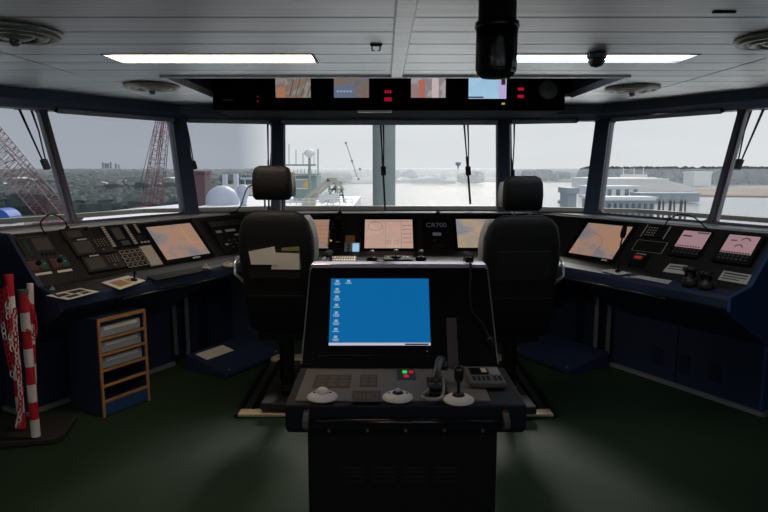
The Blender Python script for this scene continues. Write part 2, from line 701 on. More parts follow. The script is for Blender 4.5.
RX0, RX1, RY0, RY1 = -1.50, 1.65, 4.35, 5.60
lightL, lightR = (-1.56, -.39), (.55, 1.745)
PITCH = .2825
cm = MB()
y0 = 3.535 - PITCH * 24
rows = []
k = 0
SEAML, SEAMR = -2.06, 2.17
while y0 < 6.9:
    y1 = y0 + PITCH
    if y0 < RY0 - .02 < y1 or abs(y1 - RY0) < .06:
        y1 = RY0
    spans = [(-5, SEAML - .012, 0), (SEAMR + .012, 5, 0)]
    if y0 >= RY0 - .01:
        if y0 < RY1 - .01:
            y1 = min(y1, RY1)
            spans += [(SEAML, RX0, 1), (RX1, SEAMR, 1)]
        else:
            spans += [(SEAML, SEAMR, 1)]
    elif abs(y0 - 3.535) < .05:
        spans += [(SEAML, lightL[0], 1), (lightL[1], lightR[0], 1), (lightR[1], SEAMR, 1)]
    else:
        spans += [(SEAML, .045, 1), (.125, SEAMR, 1)]
    for a, b, g in spans:
        gy = .004
        po = clip_hull([(a, y0 + gy), (b, y0 + gy), (b, y1 - gy), (a, y1 - gy)])
        if po:
            cm.prism(po, 'z', CEIL, CEIL + .03)
    y0 = y1
    k += 1
# backing above the gaps
po = clip_hull([(-5, -3.3), (5, -3.3), (5, RY0), (-5, RY0)])
cm.mat(1).prism(po, 'z', CEIL + .034, CEIL + .06)
po = clip_hull([(-5, RY0), (RX0 - .01, RY0), (RX0 - .01, 6.95), (-5, 6.95)])
cm.prism(po, 'z', CEIL + .034, CEIL + .06)
po = clip_hull([(RX1 + .01, RY0), (5, RY0), (5, 6.95), (RX1 + .01, 6.95)])
cm.prism(po, 'z', CEIL + .034, CEIL + .06)
po = clip_hull([(RX0, RY1), (RX1, RY1), (RX1, 6.95), (RX0, 6.95)])
cm.prism(po, 'z', CEIL + .034, CEIL + .06)
struct(cm.build('ceiling', ['ceiling', 'black'], bevel=.003, seg=1))
# longitudinal cover strip
struct(MB().prism([(.04, CEIL + .002), (.05, CEIL - .012), (.12, CEIL - .012), (.13, CEIL + .002)], 'y', -3.2, RY0).build('trim_%d' % tn, 'ceiling')); tn += 1
# recess
rb = MB()
rb.box(RX0 - .03, RX0, RY0, RY1 + .3, CEIL + .03, 2.80)
rb.box(RX1, RX1 + .03, RY0, RY1 + .3, CEIL + .03, 2.80)
rb.box(RX0 - .03, RX1 + .03, RY0 - .03, RY0, CEIL + .03, 2.80)
rb.box(RX0 - .03, RX1 + .03, RY0 - .03, RY1 + .3, 2.80, 2.84)
rb.box(RX0 - .03, RX1 + .03, RY1 + .3, RY1 + .33, CEIL + .03, 2.84)
struct(rb.build('trim_%d' % tn, 'navy')); tn += 1
re_ = MB()
re_.box(RX0 - .022, RX0 + .006, RY0 - .02, RY1, CEIL - .012, CEIL + .04)
re_.box(RX1 - .006, RX1 + .022, RY0 - .02, RY1, CEIL - .012, CEIL + .04)
re_.box(RX0 - .022, RX1 + .022, RY0 - .022, RY0 + .004, CEIL - .014, CEIL + .04)
struct(re_.build('trim_%d' % tn, 'ceiling')); tn += 1

# ------------------------------------------------------------------ ceiling lights
def ceil_light(x0, x1, mat, label, y=3.67, z=CEIL):
    t = thing('ceiling_light', label, 'ceiling light', ((x0 + x1) / 2, y, z), group='strip lights in the ceiling')
    w = (x1 - x0) / 2
    f = MB()
    f.box(-w, w, -.141, -.128, -.004, .05).box(-w, w, .128, .141, -.004, .05)
    f.box(-w, -w + .012, -.128, .128, -.004, .05).box(w - .012, w, -.128, .128, -.004, .05)
    f.build('housing', 'greymetal', t)
    MB().box(-w + .012, w - .012, -.128, .128, .012, .03).build('diffuser', mat, t)
    return t


ceil_light(lightL[0], lightL[1], 'tube_warm', 'long glowing ceiling strip light left of the cover strip')
ceil_light(lightR[0], lightR[1], 'tube_cool', 'bluish white ceiling strip light on the right, beside the camera dome')

# round ceiling diffusers
def vent(x, y, label):
    t = thing('ceiling_vent', label, 'ceiling vent', (x, y, CEIL), group='round air diffusers in the ceiling')
    MB().lathe([(.20, 0), (.205, -.012), (.19, -.03), (.165, -.03), (.165, -.012), (.15, 0)], 40).build('outer_ring', 'vent', t, smooth=True)
    MB().lathe([(.145, -.002), (.15, -.02), (.135, -.036), (.11, -.036), (.115, -.012), (.10, -.002)], 40).build('inner_ring', 'vent', t, smooth=True)
    m = MB()
    m.lathe([(.0, 0), (.085, -.004), (.09, -.026), (.05, -.044), (.0, -.044)], 32)
    m.build('disc', 'vent', t, smooth=True)
    MB().lathe([(.02, -.03), (.024, -.06), (.012, -.072), (0, -.072)], 16).build('knob', 'greymetal', t, smooth=True)
    MB().lathe([(.0, .0), (.19, .0), (.19, -.002), (0, -.002)], 32).build('backing', 'black', t)
    return t


vent(-1.68, 2.93, 'round metal ceiling vent cut by the left edge near the corner')
vent(-1.75, 4.81, 'round metal ceiling vent on the left, between the strip light and the windows')
vent(1.92, 4.93, 'round metal ceiling vent on the right, farther from the camera')
vent(1.90, 3.08, 'round metal ceiling vent cut by the right edge')

# small things on the ceiling
t = thing('smoke_detector', 'small round grey dome beside the right strip light', 'detector', (1.16, 3.50, CEIL))
MB().lathe([(.05, 0), (.055, -.012), (.05, -.03), (.0, -.03)], 24).build('base', 'greymetal', t, smooth=True)
MB().lathe([(.042, -.03), (.045, -.045), (.032, -.068), (.0, -.078)], 24).build('dome', 'device2', t, smooth=True)
t = thing('ceiling_hook', 'small dark metal bracket on the ceiling left of the cover strip', 'hook', (-.04, 3.26, CEIL))
MB().box(-.03, .03, -.01, .01, -.008, 0).build('plate', 'black', t)
MB().tube([(-.02, 0, -.008), (-.02, 0, -.03), (-.008, 0, -.03)], .004).tube([(.02, 0, -.008), (.02, 0, -.03), (.008, 0, -.03)], .004).build('hook', 'greymetal', t)
tag(MB().box(1.36 - .045, 1.36 + .045, 2.585, 2.60, CEIL - .006, CEIL).build('cable_clip', 'black'), 'thin dark slot plate on the ceiling above the right strip light', 'plate')

# ------------------------------------------------------------------ hanging black tube
t = thing('periscope', 'thick black cylindrical tube hanging from the ceiling', 'tube', (.385, 2.2, CEIL))
MB().lathe([(.064, 0), (.064, -.19)], 40).build('upper_tube', 'black', t, smooth=True)
MB().lathe([(.064, -.125), (.074, -.13), (.076, -.145), (.072, -.155), (.064, -.155)], 40).build('collar', 'blackgloss', t, smooth=True)
MB().lathe([(.070, -.15), (.070, -.20), (.070, -.285), (.064, -.30), (.050, -.312), (.0, -.315)], 40).build('lower_tube', 'black', t, smooth=True)
sh = MB()
rg = []
for zz, rr_ in ((-.20, .010), (-.215, .034), (-.235, .049), (-.26, .057), (-.29, .060)):
    rg.append([(rr_ * math.cos(a), -.072 + .006 * abs(math.cos(a)) - math.sqrt(max(0, .0)) , zz) for a in (PI, PI * .75, PI * .5, PI * .25, 0)])
# curved hood lying on the front of the tube
hood = MB()
rows_ = []
for zz, hw in ((-.185, .004), (-.20, .028), (-.22, .045), (-.245, .056), (-.275, .062), (-.30, .060)):
    row = []
    for j in range(9):
        x = -hw + 2 * hw * j / 8
        rad = .0725 if zz > -.29 else .066
        row.append((x, -math.sqrt(max(1e-6, rad * rad - x * x)), zz))
    rows_.append(row)
hood.loft(rows_, False, False)
hood.build('hood', 'blackgloss', t, smooth=True)
MB().lathe([(.10, 0), (.10, -.012), (.066, -.012)], 32).build('flange', 'blackgloss', t)

# ------------------------------------------------------------------ roller blinds at the window heads
def blind(i, f0, f1, label, r=.016):
    a = TOP[i].lerp(TOP[i + 1], f0)
    b = TOP[i].lerp(TOP[i + 1], f1)
    t_ = (b - a).normalized()
    nn = Vector((t_.y, -t_.x, 0))
    off = nn * .10 + Vector((0, 0, -.012))
    root = thing('roller_blind', label, 'roller blind', a.lerp(b, .5) + off, group='rolled up sun blinds above the windows')
    c = a.lerp(b, .5)
    MB().tube([a - c, b - c], r, 12).build('roller', 'cassette', root, smooth=True)
    MB().tube([(a - c) - t_ * .012, a - c], r * 1.35, 12).build('end_cap', 'black', root)
    MB().tube([b - c, (b - c) + t_ * .012], r * 1.35, 12).build('end_cap', 'black', root)
    rail = Vector((0, 0, -r - .006))
    MB().bar(a - c + rail, b - c + rail, .010, .012).build('bottom_rail', 'cassette', root)


blind(2, .06, .93, 'rolled up blind over the left corner window')
blind(3, .12, .9, 'rolled up blind over the narrow window left of the navy post')
blind(4, .02, .97, 'long rolled up blind over the wide front window in the middle', .022)
blind(5, .10, .72, 'short rolled up blind over the window behind the right chair')
blind(6, .10, .90, 'rolled up blind over the right corner window')

# ------------------------------------------------------------------ wipers hanging outside the glass
def wiper(i, f0, f1, gap, zb, label, arm2=True, foot=0.0):
    """outside the pane of window i; f0 position at the head, f1 at the lower end"""
    a = TOP[i].lerp(TOP[i + 1], f0)
    e = BOT[i].lerp(BOT[i + 1], f1)
    t_ = (TOP[i + 1] - TOP[i]).normalized()
    out = -Vector((t_.y, -t_.x, 0)) * .07
    c = a + out
    dn = (e + out) - c
    root = thing('window_wiper', label, 'wiper', c, group='wipers outside the windows')
    k = (ZT - zb) / (ZT - ZB)
    dn = dn * k
    MB().box(-.03, .03, -.02, .02, -.02, .05).build('motor', 'black', root)
    MB().tube([(0, 0, 0), dn * .45, dn * .95], [.011, .008, .006], 8).build('arm', 'black', root)
    MB().tube([t_ * gap, dn * .4 + t_ * gap * .8, dn * .97 + t_ * gap * .2], [.011, .007, .006], 8).build('arm', 'black', root)
    MB().bar(dn * .90 + t_ * gap * .1, dn * 1.06 + t_ * gap * .1, .05, .03).build('joint', 'black', root)
    if foot:
        MB().bar(dn * .7, dn * foot, .018, .02).build('blade', 'rubber', root)
    return root


wiper(1, .93, 1.02, .10, 1.72, 'pair of black wiper arms beside the thin post of the left windows')
wiper(3, .05, .20, .045, 1.72, 'thin wiper arms hanging in the narrow window, nearer the corner post')
wiper(3, .90, .90, .05, 1.60, 'wiper arms beside the navy post left of centre', foot=1.8)
wiper(4, .455, .475, .03, 1.66, 'wiper hanging in front of the grey mast', foot=1.8)
wiper(4, .83, .86, .04, 1.66, 'black wiper in the wide front window right of the grey mast', foot=1.62)
wiper(5, .07, .10, .04, 1.62, 'black wiper next to the post behind the right chair', foot=1.3)
wiper(7, .06, -.02, -.10, 1.72, 'pair of black wiper arms beside the thin post of the right windows')

# ------------------------------------------------------------------ bridge consoles
NE = -3.72       # wing desk edge (n)
YE = 5.40        # front desk edge (y)
#          wing offset, front offset, z
PROF = [(.66, .80, 1.245), (.52, .70, 1.255), (.22, .40, .93), (.02, .02, .885), (0, 0, .865), (0, 0, .805), (.03, .03, .775),
        (.60, .62, .74), (.60, .62, .0), (.66, .80, .0)]
S_END = 2.33


def junction(i):
    dw, df, z = PROF[i]
    n, y = NE - dw, YE + df
    return Vector((corner(n, y), y, z))


def wing_ring(s):
    out = []
    for dw, df, z in PROF:
        p = wingP(NE - dw, s)
        out.append(Vector((p.x, p.y, z)))
    return out


JL = [junction(i) for i in range(len(PROF))]
JR = [mirx(p) for p in JL]
WL0 = wing_ring(S_END)
WR0 = [mirx(p) for p in WL0]
left = thing('bridge_console', 'dark navy wing console under the left windows, with radio phones and switch panels', 'console', (WL0[3].x, WL0[3].y, 0), group='three console sections along the windows')
front = thing('bridge_console', 'dark front console under the middle windows, behind the two chairs', 'console', (XC, YE, 0), group='three console sections along the windows')
right = thing('bridge_console', 'dark navy wing console under the right windows, with two pink displays', 'console', (WR0[3].x, WR0[3].y, 0), group='three console sections along the windows')


def rel(root, pts):
    o = root.location
    return [p - o for p in pts]


MB().loft([rel(left, WL0), rel(left, JL)]).build('body', 'navy', left, bevel=.006)
MB().loft([rel(front, JL), rel(front, JR)]).build('body', 'navy', front, bevel=.006)
MB().loft([rel(right, JR), rel(right, WR0)]).build('body', 'navy', right, bevel=.006)


def fr(n, mir=False, slope=True):
    N = Vector((S3, -.5, 0)) if not mir else Vector((-S3, -.5, 0))
    ax = (-N).cross(Vector((0, 0, 1)))
    base = N * 0
    if slope:
        o = wingP(NE - .22, 0)
        ay = -N * .30 + Vector((0, 0, .325))
        z = .93
    else:
        o = wingP(NE, 0)
        ay = -N * .20 + Vector((0, 0, .045))
        z = .885
    if mir:
        o = mirx(o)
    o = Vector((o.x, o.y, z))
    return Frame(o, ax, ay)


FL, FLd = fr(0), fr(0, False, False)
FR, FRd = fr(0, True), fr(0, True, False)
FF = Frame((0, YE + .40, .93), (1, 0, 0), (0, .30, .325))
FFd = Frame((0, YE + .02, .885), (1, 0, 0), (0, .38, .045))
# (front console runs away from the room: y grows with the offset)

# dark laminate faces of the slopes
def face(root, ring_a, ring_b, sgn):
    o = root.location
    nn = (ring_a[2] - ring_a[1]).cross(ring_b[1] - ring_a[1]).normalized()
    if nn.z < 0:
        nn = -nn
    m = MB()
    A, B = [ring_a[1] - o, ring_a[2] - o], [ring_b[1] - o, ring_b[2] - o]
    if sgn > 0:
        A.append(ring_a[2].lerp(ring_a[3], sgn) - o)
        B.append(ring_b[2].lerp(ring_b[3], sgn) - o)
    ra = [p + nn * .0015 for p in A] + [p - nn * .004 for p in reversed(A)]
    rb = [p + nn * .0015 for p in B] + [p - nn * .004 for p in reversed(B)]
    m.loft([ra, rb]).build('panel_face', 'slope', root)


def inset(a, b, f):
    return [p.lerp(q, f) for p, q in zip(a, b)]


face(left, inset(WL0, JL, .012), inset(WL0, JL, .45), 1)
face(left, inset(WL0, JL, .45), inset(WL0, JL, .998), .75)
face(front, inset(JL, JR, .002), inset(JL, JR, .998), .9)
face(right, inset(JR, WR0, .002), inset(JR, WR0, .985), .5)

# near end panels and closed cabinets of the wings
def endpanel(root, mir, blue):
    pr = [(.70, 1.266), (.515, 1.266), (.215, .940), (-.008, .888), (-.012, .79), (.02, .755), (.46, .50), (.46, .0), (.70, .0)]
    def ring(s):
        out = []
        for d, z in pr:
            p = wingP(NE - d, s)
            p = Vector((p.x, p.y, z))
            out.append((mirx(p) if mir else p) - root.location)
        return out
    MB().loft([ring(S_END), ring(S_END - .025)]).build('end_panel', blue, root, bevel=.004)
    cp = [(.03, .77), (.45, .515), (.48, .49), (.48, 0), (.60, 0), (.60, .77)]
    def ring2(s):
        out = []
        for d, z in cp:
            p = wingP(NE - d, s)
            p = Vector((p.x, p.y, z))
            out.append((mirx(p) if mir else p) - root.location)
        return out
    cab = MB().loft([ring2(S_END + .001), ring2(3.58)]).build('cabinet', 'navy', root, bevel=.004)
    # vents in the cabinet front (small slots)
    for s0 in (2.62, 2.86, 3.10):
        v = MB()
        for k in range(7):
            z = .14 + k * .022
            a = wingP(NE - .478, s0)
            b = wingP(NE - .478, s0 + .10)
            a, b = Vector((a.x, a.y, z)), Vector((b.x, b.y, z))
            if mir:
                a, b = mirx(a), mirx(b)
            v.bar(a - root.location, b - root.location, .006, .007)
        v.build('vent_slots', 'black', cab)
    kk = MB()
    a, b = wingP(NE - .465, S_END - .03), wingP(NE - .465, 3.6)
    c = wingP(NE - .72, S_END - .03)
    pts = [Vector((q.x, q.y, .015)) for q in (c, a, b)]
    if mir:
        pts = [mirx(q) for q in pts]
    kk.bar(pts[0] - root.location, pts[1] - root.location, .03, .03)
    kk.bar(pts[1] - root.location, pts[2] - root.location, .03, .03)
    kk.build('kick_strip', 'greymetal', root)
    # seam and lock on the cabinet
    l = MB()
    a = wingP(NE - .476, 2.98)
    a = Vector((a.x, a.y, 0))
    if mir:
        a = mirx(a)
    a = a - root.location
    l.box(a.x - .003, a.x + .003, a.y - .003, a.y + .003, .02, .48)
    l.build('panel_seam', 'black', cab)


endpanel(left, False, 'navy')
endpanel(right, True, 'navy_blue')

# grab rail under each wing desk edge
for root, mir in ((left, False), (right, True)):
    pts = [wingP(NE + .035, s) for s in (2.75, 3.75)]
    pts = [Vector((p.x, p.y, .80)) for p in pts]
    q0 = wingP(NE + .0, 2.78); q1 = wingP(NE + .0, 3.72)
    br = [Vector((q0.x, q0.y, .80)), Vector((q1.x, q1.y, .80))]
    if mir:
        pts = [mirx(p) for p in pts]
        br = [mirx(p) for p in br]
    o = root.location
    MB().tube([p - o for p in pts], .013, 10).tube([pts[0].lerp(pts[1], .03) - o, br[0] - o], .009).tube([pts[0].lerp(pts[1], .97) - o, br[1] - o], .009).build('grab_rail', 'blackgloss', root, smooth=True)

# things in the knee space: pipes and ducts at the back
for mir, root in ((False, left), (True, right)):
    for s, w, z0, z1, mt in ((3.72, .03, .05, .72, 'greymetal'), (3.80, .018, .08, .74, 'black'), (3.86, .03, .02, .70, 'greymetal'), (4.05, .05, .05, .60, 'black')):
        p = wingP(NE - .57, s)
        p = Vector((p.x, p.y, 0))
        if mir:
            p = mirx(p)
        p -= root.location
        MB().box(p.x - w / 2, p.x + w / 2, p.y - w / 2, p.y + w / 2, z0, z1).build('cable_duct', mt, root)


# ------------------------------------------------------------------ devices on the slopes
def quad(F, pts):
    h = [F.hit(*p) for p in pts]
    return h


def rect(F, pts):
    """four photo corners TL TR BR BL -> rectangle on the plane"""
    h = quad(F, pts)
    a0 = (h[0][0] + h[3][0]) / 2
    a1 = (h[1][0] + h[2][0]) / 2
    b1 = (h[0][1] + h[1][1]) / 2
    b0 = (h[2][1] + h[3][1]) / 2
    return a0, a1, b0, b1


def rbox(w, h, t, z=0.0):
    return MB().box(-w / 2, w / 2, -h / 2, h / 2, z, z + t)


class Dev:
    """a device lying on a working plane; parts use fractions of its face"""
    def __init__(s, F, R, t, name, label, cat, mat='black', group=None, bev=.004, part='body', lift=.0, owner=None):
        s.a0, s.a1, s.b0, s.b1 = R
        s.w, s.h = s.a1 - s.a0, s.b1 - s.b0
        s.t = t
        s.F = F
        mt_ = F.mat((s.a0 + s.a1) / 2, (s.b0 + s.b1) / 2, lift)
        if owner is None:
            s.root = thing(name, label, cat, group=group, matrix=mt_)
        else:      # built flush into its console: a part of it
            s.root = thing(name, label, cat)
            del s.root['category']
            s.root.parent = owner
            s.root.matrix_local = Matrix.Translation(-owner.location) @ mt_
        rbox(s.w, s.h, t).build(part, mat, s.root, bevel=bev)

    def xy(s, u, v):
        return (u - .5) * s.w, (v - .5) * s.h

    def pad(s, name, u0, u1, v0, v1, mat, t=.003, bev=.0, parent=None, z=None):
        x0, y0 = s.xy(u0, v0)
        x1, y1 = s.xy(u1, v1)
        z = s.t if z is None else z
        return MB().box(x0, x1, y0, y1, z, z + t).build(name, mat, parent or s.root, bevel=bev)

    def grid(s, name, u0, u1, v0, v1, nx, ny, mat, fill=.65, t=.004, parent=None, round_=False):
        for i in range(nx):
            for j in range(ny):
                cu = u0 + (u1 - u0) * (i + .5) / nx
                cv = v0 + (v1 - v0) * (j + .5) / ny
                x, y = s.xy(cu, cv)
                hw = (u1 - u0) / nx * fill * s.w / 2
                hh = (v1 - v0) / ny * fill * s.h / 2
                m = MB()
                if round_:
                    m.lathe([(min(hw, hh), 0), (min(hw, hh) * .9, t)], 10, (x, y, s.t))
                else:
                    m.box(x - hw, x + hw, y - hh, y + hh, s.t, s.t + t)
                m.build(name, mat, parent or s.root)

    def knob(s, u, v, r, h, mat='blackgloss', name='knob', base=None):
        x, y = s.xy(u, v)
        if base:
            MB().lathe([(r * 1.8, 0), (r * 1.7, .004), (0, .004)], 20, (x, y, s.t)).build('dial', base, s.root, smooth=False)
        return MB().lathe([(r, 0), (r, h * .7), (r * .8, h), (0, h)], 16, (x, y, s.t)).build(name, mat, s.root, smooth=False)


def monitor(F, px, name, label, cat, mat, bez=.035, t=.012, group='chart and radar displays built into the consoles', size=None):
    a0, a1, b0, b1 = rect(F, px)
    if size:
        ca, cbm = (a0 + a1) / 2, (b0 + b1) / 2
        a0, a1, b0, b1 = ca - size[0] / 2, ca + size[0] / 2, cbm - size[1] / 2, cbm + size[1] / 2
    root = thing(name, label, cat, group=group, matrix=F.mat((a0 + a1) / 2, (b0 + b1) / 2))
    w, h = (a1 - a0), (b1 - b0)
    m = MB()
    for (x0, x1, y0, y1) in ((-w / 2 - bez, -w / 2, -h / 2 - bez, h / 2 + bez), (w / 2, w / 2 + bez, -h / 2 - bez, h / 2 + bez),
                             (-w / 2, w / 2, h / 2, h / 2 + bez), (-w / 2, w / 2, -h / 2 - bez, -h / 2)):
        m.box(x0, x1, y0, y1, 0, t)
    m.build('bezel', 'blackgloss', root)
    MB().box(-w / 2, w / 2, -h / 2, h / 2, 0.001, t * .6).build('screen', mat, root)
    return root, w, h


def line_on(root, pts, mat, w=.002, z=.009, name='marking'):
    m = MB()
    for a, b in zip(pts[:-1], pts[1:]):
        m.bar((a[0], a[1], z), (b[0], b[1], z), w, .0008)
    return m.build(name, mat, root)


# --- left wing ---
d = Dev(FL, rect(FL, [(13, 240), (44, 236), (62, 258), (28, 261)]), .012, 'alarm_panel', 'dark alarm panel with a column of green lamps on the left console', 'control panel', 'device', owner=left)
d.pad('display', .42, .95, .35, .9, 'device2')
d.grid('lamp', .12, .30, .15, .9, 1, 7, 'green', .6, .005)
d.pad('label_strip', .05, .80, .96, 1.0, 'device2')
d.grid('button', .45, .95, .05, .28, 4, 1, 'black', .6)
for px, lab in (([(24, 259), (44, 257), (51, 270), (30, 273)], 'round rudder order dial, nearer the barrier posts'), ([(45, 257), (63, 254), (72, 267), (54, 270)], 'round rudder order dial, next to the radio phones')):
    d = Dev(FL, rect(FL, px), .008, 'order_dial', 'square black plate with ' + lab, 'dial', 'device', owner=left)
    d.pad('red_sector', .06, .42, .1, .75, 'redp', .002)
    d.pad('green_sector', .60, .94, .1, .75, 'green', .002)
    d.grid('mark', .15, .85, .80, .95, 4, 1, 'cream', .55, .002, round_=True)
    d.knob(.5, .5, .018, .022, 'blackgloss', base='device2')
    d.grid('mark', .55, .9, .35, .55, 2, 1, 'cream', .5, .003, round_=True)
    d.pad('label_strip', .15, .95, -.26, -.10, 'label', .002, z=.0)
d = Dev(FL, rect(FL, [(58, 231), (86, 228), (94, 239), (66, 243)]), .02, 'vhf_radio', 'low black radio set at the foot of the arched lamp, left console top row', 'radio', 'device')
d.pad('display', .12, .62, .2, .75, 'device2')
d.pad('label_strip', .35, .60, .98, 1.06, 'label')
d.knob(.85, .75, .012, .015)
for px, lab in (([(66, 243), (104, 238), (115, 253), (78, 259)], 'radio phone with keypad, behind its twin'), ([(78, 259), (116, 254), (126, 268), (90, 275)], 'radio phone with keypad, in front of its twin')):
    d = Dev(FL, rect(FL, px), .022, 'radio_phone', 'black flat ' + lab + ' on the left console', 'radio phone', 'device', group='twin radio phones on the left console')
    d.pad('display', .06, .50, .15, .85, 'device2', .003)
    d.pad('label_strip', .22, .46, .94, 1.0, 'label', .003)
    d.grid('key', .60, .93, .40, .92, 4, 4, 'cream', .38, .003, round_=True)
    d.knob(.72, .22, .010, .006, 'steel', 'dial')
    d.pad('frame_strip', .0, 1.0, -.02, .03, 'black', .004)
d = Dev(FL, rect(FL, [(98, 228), (137, 222), (149, 245), (112, 249)]), .008, 'switch_panel', 'black switch panel with columns of cream buttons on the left console', 'switch panel', 'black', owner=left)
d.grid('button', .02, .14, .06, .96, 1, 9, 'cream', .62, .005)
d.grid('button', .58, .70, .06, .96, 1, 9, 'cream', .62, .005)
d.grid('button', .84, .95, .52, .96, 1, 5, 'cream', .62, .005)
d.pad('display', .24, .46, .35, .85, 'device2')
d.pad('key_block', .30, .50, .08, .26, 'device2')
d.grid('button', .76, 1.02, .05, .16, 3, 1, 'cream', .6, .005)
d = Dev(FL, rect(FL, [(117, 252), (142, 247), (153, 265), (128, 270)]), .008, 'key_panel', 'black panel with rows of square outlined keys beside the chart screen', 'switch panel', 'black', owner=left)
d.grid('key', .02, .98, .02, .98, 5, 4, 'cream', .72, .003)
d.grid('key_cap', .02, .98, .02, .98, 5, 4, 'black', .55, .005)
d = Dev(FL, rect(FL, [(139, 248), (150, 245.5), (162, 265), (151, 267)]), .016, 'instruction_plate', 'blank cream plate left of the chart screen', 'plate', 'cream', owner=left)
monL, w, h = monitor(FL, [(145, 228.8), (188.4, 223.7), (209.7, 253.2), (167.8, 260.7)], 'chart_display', 'glowing brown chart screen on the left console', 'display', 'chart1', size=(.47, .345))
MB().box(.02, .10, -h / 2 - .028, -h / 2 - .012, .012, .015).build('label_strip', 'label', monL)
line_on(monL, [(w * .22, h * .5), (w * .22, -h * .1), (w * .5, -h * .12)], 'chart3', .004)
d = Dev(FL, rect(FL, [(205, 222), (240, 217), (262, 246), (226, 256)]), .008, 'instrument_panel', 'dark instrument panel with white labels, between the left chart screen and the left chair', 'control panel', 'black', owner=left)
d.pad('display', .06, .9, .78, .95, 'device')
d.grid('mark', .10, .85, .80, .92, 6, 2, 'device2', .6)
d.pad('label_strip', .10, .24, .60, .67, 'label')
d.pad('label_strip', .34, .60, .60, .67, 'label')
d.pad('label_strip', .50, .72, .46, .51, 'cream')
d.pad('label_strip', .12, .20, .22, .27, 'cream')
d.grid('button', .2, .9, .1, .4, 5, 3, 'device2', .4)
# left desk surface
d = Dev(FLd, rect(FLd, [(150, 279), (196, 267), (212, 268), (160, 284)]), .016, 'keyboard', 'black keyboard tray in front of the left chart screen', 'keyboard', 'device')
d.grid('key', .03, .97, .08, .92, 15, 4, 'black', .8, .004)


def knob_thing(F, px, name, label, mat='cream', r=.03, h=.03, group=None, stick=None):
    a, b = F.hit(*px)
    t = thing(name, label, 'control knob', group=group, matrix=F.mat(a, b))
    MB().lathe([(r * 1.5, 0), (r * 1.35, h * .25), (r * .8, h * .55), (0, h * .6)], 24).build('base', mat, t, smooth=True)
    MB().lathe([(r * .45, h * .5), (r * .4, h), (r * .2, h * 1.1), (0, h * 1.1)], 16).build('knob', stick or mat, t, smooth=True)
    return t


knob_thing(FLd, (205.5, 269.5), 'trackball', 'small cream dome in front of the left chart screen, its left one', 'cream', .028, .045)
knob_thing(FLd, (228, 265), 'trackball', 'flat cream dome on the left desk next to the left chair', 'cream', .036, .03)
knob_thing(FLd, (52, 290), 'joystick', 'small dark knob near the front corner of the left console', 'greymetal', .012, .03)


def sheet(F, pts, label, name='document', mat='paper', marks=(), group=None, c=.002, cat='paper'):
    h = quad(F, pts)
    ca = sum(p[0] for p in h) / 4
    cb_ = sum(p[1] for p in h) / 4
    t = thing(name, label, cat, group=group, matrix=F.mat(ca, cb_, c))
    L = [(p[0] - ca, p[1] - cb_) for p in h]
    MB().prism(L, 'z', 0, .002).build('sheet', mat, t)
    for u0, u1, v0, v1, mt in marks:
        def bl(u, v):
            a = [L[0][k] * (1 - u) + L[1][k] * u for k in (0, 1)]
            b = [L[3][k] * (1 - u) + L[2][k] * u for k in (0, 1)]
            return tuple(a[k] * (1 - v) + b[k] * v for k in (0, 1))
        MB().prism([bl(u0, v0), bl(u1, v0), bl(u1, v1), bl(u0, v1)], 'z', .002, .0026).build('printed_block', mt, t)
    return t


sheet(FLd, [(46, 296), (80, 288.5), (99, 292), (68, 300.5)], 'printed sheet with dark blocks at the near corner of the left console', marks=[(.1, .4, .2, .5, 'ink'), (.5, .9, .15, .5, 'ink'), (.15, .5, .6, .85, 'ink'), (.6, .85, .6, .85, 'ink')])
sheet(FLd, [(101, 283), (128, 276), (146, 281), (120, 290)], 'printed cream sheet on the left desk under the radio phones', marks=[(.15, .55, .2, .8, 'wood'), (.62, .9, .3, .7, 'wood')])
t = thing('desk_microphone', 'short black stand on the cream sheet of the left desk', 'microphone', matrix=FLd.mat(*FLd.hit(134, 281), .006))
MB().lathe([(.022, 0), (.02, .012), (.006, .016), (.006, .045), (.012, .05), (.010, .068), (0, .07)], 16).build('stand', 'black', t, smooth=True)


# gooseneck lamps / microphones
def gooseneck(pts, name, label, cat, r=.004, head=None, hr=.012, mat='black', base=True):
    p0 = Vector(pts[0])
    t = thing(name, label, cat, p0)
    P = [Vector(p) - p0 for p in pts]
    # smooth by Catmull-Rom
    Q = []
    for i in range(len(P) - 1):
        a = P[max(0, i - 1)]
        b, c = P[i], P[i + 1]
        e = P[min(len(P) - 1, i + 2)]
        for k in range(6):
            u = k / 6
            Q.append(.5 * ((2 * b) + (c - a) * u + (2 * a - 5 * b + 4 * c - e) * u * u + (3 * b - a - 3 * c + e) * u ** 3))
    Q.append(P[-1])
    MB().tube(Q, r, 8).build('gooseneck', mat, t, smooth=True)
    if base:
        MB().lathe([(.022, -.004), (.022, .01), (.008, .02), (0, .02)], 16).build('base', 'black', t)
    if head:
        dd = (Q[-1] - Q[-2]).normalized()
        MB().tube([Q[-1] - dd * head * .1, Q[-1] + dd * head * .25, Q[-1] + dd * head], [hr * .7, hr, hr * .8], 12).build('head', mat, t, smooth=True)
    return t


def wing_world(px, py, F, c=0.0):
    a, b = F.hit(px, py)
    return F.P(a, b, c)


